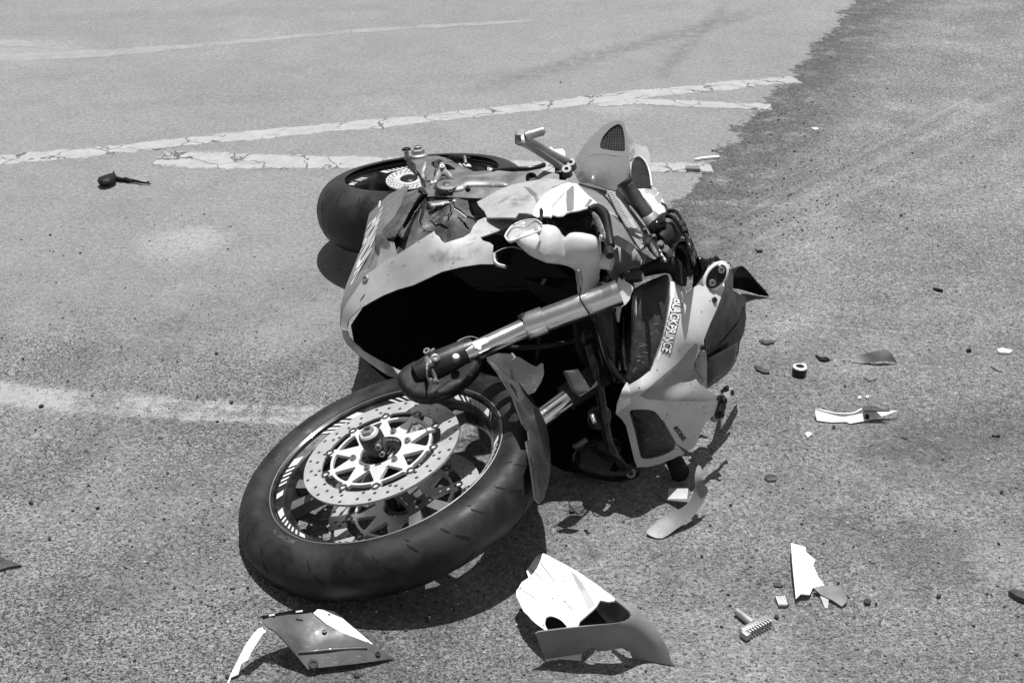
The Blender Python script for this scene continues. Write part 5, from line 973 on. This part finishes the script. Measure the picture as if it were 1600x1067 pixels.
chip('grey_fairing_shard', g5, [.012, .013, .013, .012, .011, .010, .006, .007, .009], mat('grey_abs_plastic', .16, .4, dust=.3), 'mid grey blade shaped plastic shard touching the foot of the white shard', th=.004)
chip('frosted_lens_shard', s4([(860, 592), (900, 585), (935, 595), (925, 692), (902, 690)]), [.006, .007, .006, .002, .002], mat('frosted_lens', .55, .35, dust=.2, trans=.3), 'small frosted lens chip under the grey blade shaped shard', 'lens fragment')
rc = s4([(482, 590), (545, 590), (605, 650), (580, 672), (515, 672)]); rcf = A(*[(p[0], p[1], .006) for p in rc])
t = thing('striped_lens_shard', (1221, 940), 'small square striped lens chip between footrest and white shard', 'lens fragment')
sheet('chip_body', rc, rcf, mat_bob, t, th=.004)
for i in range(6):
    a_, b_ = s4([(492 + i * 14, 594), (520 + i * 13, 664)]); tube('chip_rib', [(rcf.at(*q) + rcf.normal(*q) * .0006).to_tuple() for q in (a_, b_)], .0009, WHTP, t, 5, 0, world=True)
chip('dark_plastic_shard', s4([(470, 480), (510, 478), (555, 497), (535, 512), (482, 506)]), [.004] * 5, MIDG, 'tiny dark plastic sliver just above the striped square chip')
# filler cap
t = thing('filler_cap', (1248, 582), 'round black and silver filler cap standing upright right of the nose', 'cap')
cm_ = frame(P(1248, 586, 0), (.04, -.02, 1))
lathe('cap_body', [(0, 0), (.0165, 0), (.0175, .003), (.0175, .018), (.016, .021), (0, .021)], cm_, BLKG, t, 32)
lathe('cap_ring', [(.016, .0205), (.0172, .0205), (.0168, .0235), (.0105, .0245), (.0100, .021)], cm_, ALUP, t, 32); lathe('cap_button', [(0, .021), (.0095, .0215), (.008, .024), (.0055, .0245), (.005, .0225), (0, .0225)], cm_, DARKM, t, 24)
block('cap_tab', cm_ @ Matrix.Translation((.012, .013, .022)), .011, .012, .003, ALUP, t, .001)
s6 = lambda q: sc(1220, 540, 7.62, q)
g7 = s6([(862, 192), (900, 150), (940, 105), (1020, 95), (1080, 75), (1160, 55), (1280, 52), (1320, 90), (1352, 150), (1390, 208), (1300, 186), (1180, 185), (1060, 205), (950, 212)])
chip('domed_grey_shard', g7, [.002, .008, .016, .022, .03, .035, .034, .028, .016, .003, .010, .012, .006, .002], mat('matt_grey_plastic', .15, .5, dust=.35), 'domed grey plastic shard right of the filler cap', cell=4)
t = thing('white_curved_trim', (1335, 655), 'long white curved trim with a dark clip and stud, lying on the road right of the nose', 'trim strip')
w8 = s6([(410, 750), (480, 756), (640, 795), (780, 800), (870, 790), (970, 745), (985, 772), (1130, 776), (1398, 768), (1300, 810), (1180, 850), (1060, 880), (940, 905), (822, 926), (780, 906), (600, 912), (430, 890), (415, 820)])
w8f = A(*[(p[0], p[1], z) for p, z in zip(w8, [.022, .022, .020, .020, .022, .028, .022, .020, .022, .016, .010, .007, .005, .003, .004, .003, .004, .014])])
sheet('trim_body', w8, w8f, WHTP, t, th=.003, cell=5)
tube('trim_rim', [(w8f.at(*p) + w8f.normal(*p) * .001).to_tuple() for p in s6([(412, 752), (500, 775), (640, 805), (780, 812), (880, 800), (968, 750)])], .0014, LITE, t, 6, 3, world=True)
sheet('trim_clip', s6([(972, 728), (1040, 712), (1110, 718), (1200, 745), (1300, 770), (1180, 772), (1060, 770), (1000, 772)]), A(*[(x, y, .03) for x, y in s6([(972, 728), (1300, 770), (1000, 772)])]), DARKP, t, th=.003)
lathe('trim_stud', [(0, 0), (.0055, 0), (.0045, .006), (.003, .008), (0, .008)], frame(w8f.at(*s6([(1025, 858)])[0]), (0, -.2, 1)), BLK, t, 14)
# smaller fragments
sm = [
 ('bent_sliver', [(1186, 531), (1192, 530), (1197, 533), (1204, 531), (1211, 532), (1209, 535), (1197, 537), (1190, 535)], .005, MIDG, 'thin wavy brown grey sliver above the filler cap, near the screen', 'sliver'),
 ('bent_sliver', [(1178, 570), (1184, 571), (1192, 575), (1203, 578), (1203, 582), (1192, 581), (1183, 577)], .006, MIDG, 'thin dark sliver left of the filler cap', 'sliver'),
 ('clear_square_shard', [(1349, 588), (1358, 584), (1371, 590), (1360, 594)], .006, CLEAR, 'small clear square chip below the domed grey shard', 'lens fragment'),
 ('dark_bar_fragment', [(1458, 449), (1465, 450), (1474, 452), (1473, 454), (1462, 452)], .006, BLK, 'short black bar lying alone on the upper right asphalt', 'sliver'),
 ('white_lens_shard', [(1558, 546), (1566, 543), (1582, 547), (1578, 551), (1562, 550)], .006, WHTP, 'white chip near the right edge of the road view', 'shard'),
 ('thin_sliver', [(1548, 572), (1554, 573), (1566, 579), (1562, 580)], .004, SILV2, 'thin grey sliver just below the white chip near the right edge', 'sliver'),
 ('bright_triangle_shard', [(1258, 676), (1264, 674), (1269, 677), (1262, 683)], .007, WHTP, 'small bright triangular chip below the long white trim', 'shard'),
 ('ribbed_wedge_fragment', [(1576, 922), (1584, 919), (1606, 926), (1608, 938), (1590, 931)], .012, MIDG, 'dark wedge fragment cut by the right edge of the picture', 'fragment'),
 ('frosted_strip_shard', [(1194, 744), (1203, 740), (1214, 742), (1213, 749), (1200, 750)], .006, mat_bob, 'small pale striped chip right of the bent grey trim', 'lens fragment'),
 ('grey_triangle_fragment', [(-12, 862), (8, 873), (33, 882), (14, 885), (-12, 893)], .006, MIDG, 'dark pointed fragment at the left edge of the road', 'fragment'),
 ('white_rod_fragment', [(1085, 248), (1098, 245), (1124, 243), (1124, 245), (1100, 247), (1087, 249)], .008, WHTP, 'thin white curved rod beyond the nose, by the crumbled edge', 'rod'),
 ('grey_bar_fragment', [(1071, 259.5), (1092, 259), (1094, 264), (1073, 263.5)], .012, SILV2, 'short grey bar on the faded white line beyond the bike', 'bar'),
 ('pale_disc_fragment', [(1268, 200), (1274, 199), (1280, 201), (1274, 203)], .004, WHTP, 'tiny pale flat chip on the darker asphalt at the far right', 'shard'),
 ('dark_sliver', [(1180, 388), (1185, 391), (1192, 390), (1190, 393), (1183, 393)], .005, BLK, 'dark curved sliver near the tyre marks behind the nose', 'sliver'),
 ('black_twisted_scrap', [(1274, 553), (1279, 556), (1284, 558), (1292, 557), (1297, 561), (1288, 563), (1280, 561)], .006, BLK, 'black twisted scrap between filler cap and domed shard', 'scrap'),
 ('black_scrap', [(1510, 545), (1516, 544), (1518, 547), (1512, 548)], .006, BLK, 'small black scrap left of the white chip near the right edge', 'scrap'),
 ('grey_thin_sliver', [(1409, 681), (1419, 684), (1418, 686), (1408, 683)], .003, MIDG, 'tiny grey sliver right of the long white trim', 'sliver'),
 ('white_bead', [(1341, 619), (1345, 618), (1346, 621), (1341, 622)], .006, WHTP, 'tiny white chip between clear square chip and long trim, left one', 'shard'),
 ('white_bead', [(1354, 617), (1358, 619), (1356, 621), (1353, 620)], .006, WHTP, 'tiny white chip between clear square chip and long trim, right one', 'shard'),
 ('thin_twig', [(455, 752), (470, 759), (479, 763), (470, 761)], .004, LITE, 'thin pale twig on the gritty asphalt left of the front tyre', 'twig')]
for nme, pts, z, m, lab, cat in sm: chip(nme, pts, [z] * len(pts), m, lab, cat, th=z * .8)
# torn lever with its cable, far left
s9 = lambda q: sc(130, 250, 12.3, q)
t = thing('torn_lever', (190, 283), 'black broken lever trailing a torn cable, alone on the left lane', 'lever')
puff('lever_body', s9([(262, 405), (300, 380), (350, 350), (460, 315), (560, 285), (575, 240), (598, 225), (605, 265), (640, 310), (620, 390), (520, 445), (400, 470), (320, 465)]), A(*[(x, y, .018) for x, y in s9([(262, 405), (600, 260), (520, 445)])]), BLK, t, depth=.012, w=3, cell=2, smooth=0)
tube('torn_cable', [(x, y, .008) for x, y in s9([(630, 350), (700, 375), (800, 385), (880, 400), (1000, 405), (1120, 435), (1220, 440), (1260, 412)])], [.007, .008, .007, .006, .005, .004, .0035, .002], BLK, t, 8, 3)
tube('cable_strand', [(x, y, .006) for x, y in s9([(800, 350), (880, 375), (980, 395)])], .004, BLK, t, 8, 2); tube('cable_strand', [(x, y, .006) for x, y in s9([(1215, 445), (1300, 460)])], .002, BLK, t, 6)
# single pebbles one can point at
def pebble_mesh(seed):
    r = random.Random(seed); bm = bmesh.new(); bmesh.ops.create_icosphere(bm, subdivisions=1, radius=1)
    for v in bm.verts: v.co *= r.uniform(.6, 1.25); v.co.z *= .7
    me = bpy.data.meshes.new('pebble'); bm.to_mesh(me); bm.free(); me.materials.append(STONE[seed % 2]); return me
STONE = [mat('bitumen_dark_stone', .030, .8), mat('grey_grit_stone', .14, .8)]
pms = [pebble_mesh(i) for i in range(6)]
for i, (x, y, r) in enumerate([(64, 634, .009), (49, 784, .008), (1565, 767, .009), (1355, 940, .011), (362, 628, .008), (308, 619, .006), (1369, 942, .006), (1214, 963, .008), (876, 128, .008), (340, 658, .006), (1467, 930, .008), (78, 841, .007), (152, 793, .006), (558, 1054, .008),
      (1303, 667, .008), (1560, 680, .008), (1552, 680, .006), (36, 560, .006), (338, 552, .006), (1242, 236, .008), (1268, 250, .009), (1225, 278, .008), (1113, 235, .008), (1408, 336, .008), (893, 798, .009), (1142, 788, .006), (355, 1056, .008), (1310, 910, .005)]):
    o = bpy.data.objects.new('pebble', pms[(2 * i) % 6]); COL.objects.link(o); o.location = P(x, y, r * .5); r *= .78; o.scale = (r * random.uniform(.85, 1.3), r * random.uniform(.6, 1), r * random.uniform(.6, .9)); o.rotation_euler = (0, 0, random.uniform(0, 6))
    tag(o, 'small dark stone lying loose on the asphalt', 'pebble', 'loose dark stones on the asphalt')
# grit: thousands of grains, nobody could count them
def grit():
    r = random.Random(5); V, Fc, MI = [], [], []
    base = bmesh.new(); bmesh.ops.create_icosphere(base, subdivisions=1, radius=1); bv = [v.co.copy() for v in base.verts]; bf_ = [[v.index for v in f.verts] for f in base.faces]; base.free()
    bv = bv[:]; n = 0
    spots = [((330, 860), 170, 90), ((250, 980), 260, 80), ((150, 760), 200, 60), ((400, 900), 90, 60), ((1250, 300), 120, 60), ((1180, 330), 90, 40), ((1230, 170), 80, 60), ((300, 560), 300, 60)]
    while n < 4600:
        if r.random() < .45:
            (cx, cy), sx, sy = r.choice(spots); x, y = r.gauss(cx, sx), r.gauss(cy, sy)
        else: x, y = r.uniform(-60, 1660), 250 + 830 * r.random() ** .8
        if y < 60 or y > 1090 or x < -80 or x > 1680: continue
        if y < 330 and x < 1360 - y * .9: continue
        s = .0012 + .0026 * r.random() ** 2.5; s *= 1.25 if y < 420 else 1; p = P(x, y, s * .4); st = len(V); a = r.uniform(0, 6); ca, sa = math.cos(a), math.sin(a); k = r.uniform(.6, 1)
        for c in bv: cc = c * s * r.uniform(.55, 1.35); V.append((p.x + cc.x * ca - cc.y * sa * k, p.y + cc.x * sa + cc.y * ca * k, p.z + cc.z * .7))
        mi = 0 if r.random() < .22 else (1 if r.random() < .8 else 2)
        for f in bf_: Fc.append([i + st for i in f]); MI.append(mi)
        n += 1
    me = mesh_of('loose_grit', V, Fc); me.materials.append(STONE[0]); me.materials.append(STONE[1]); me.materials.append(mat('pale_grit_stone', .42, .7)); me.polygons.foreach_set('material_index', MI)
    tag(link('loose_grit', me, None, None, sharp=None), 'loose dark and pale grit scattered over the worn asphalt', 'grit', kind='stuff')
grit()
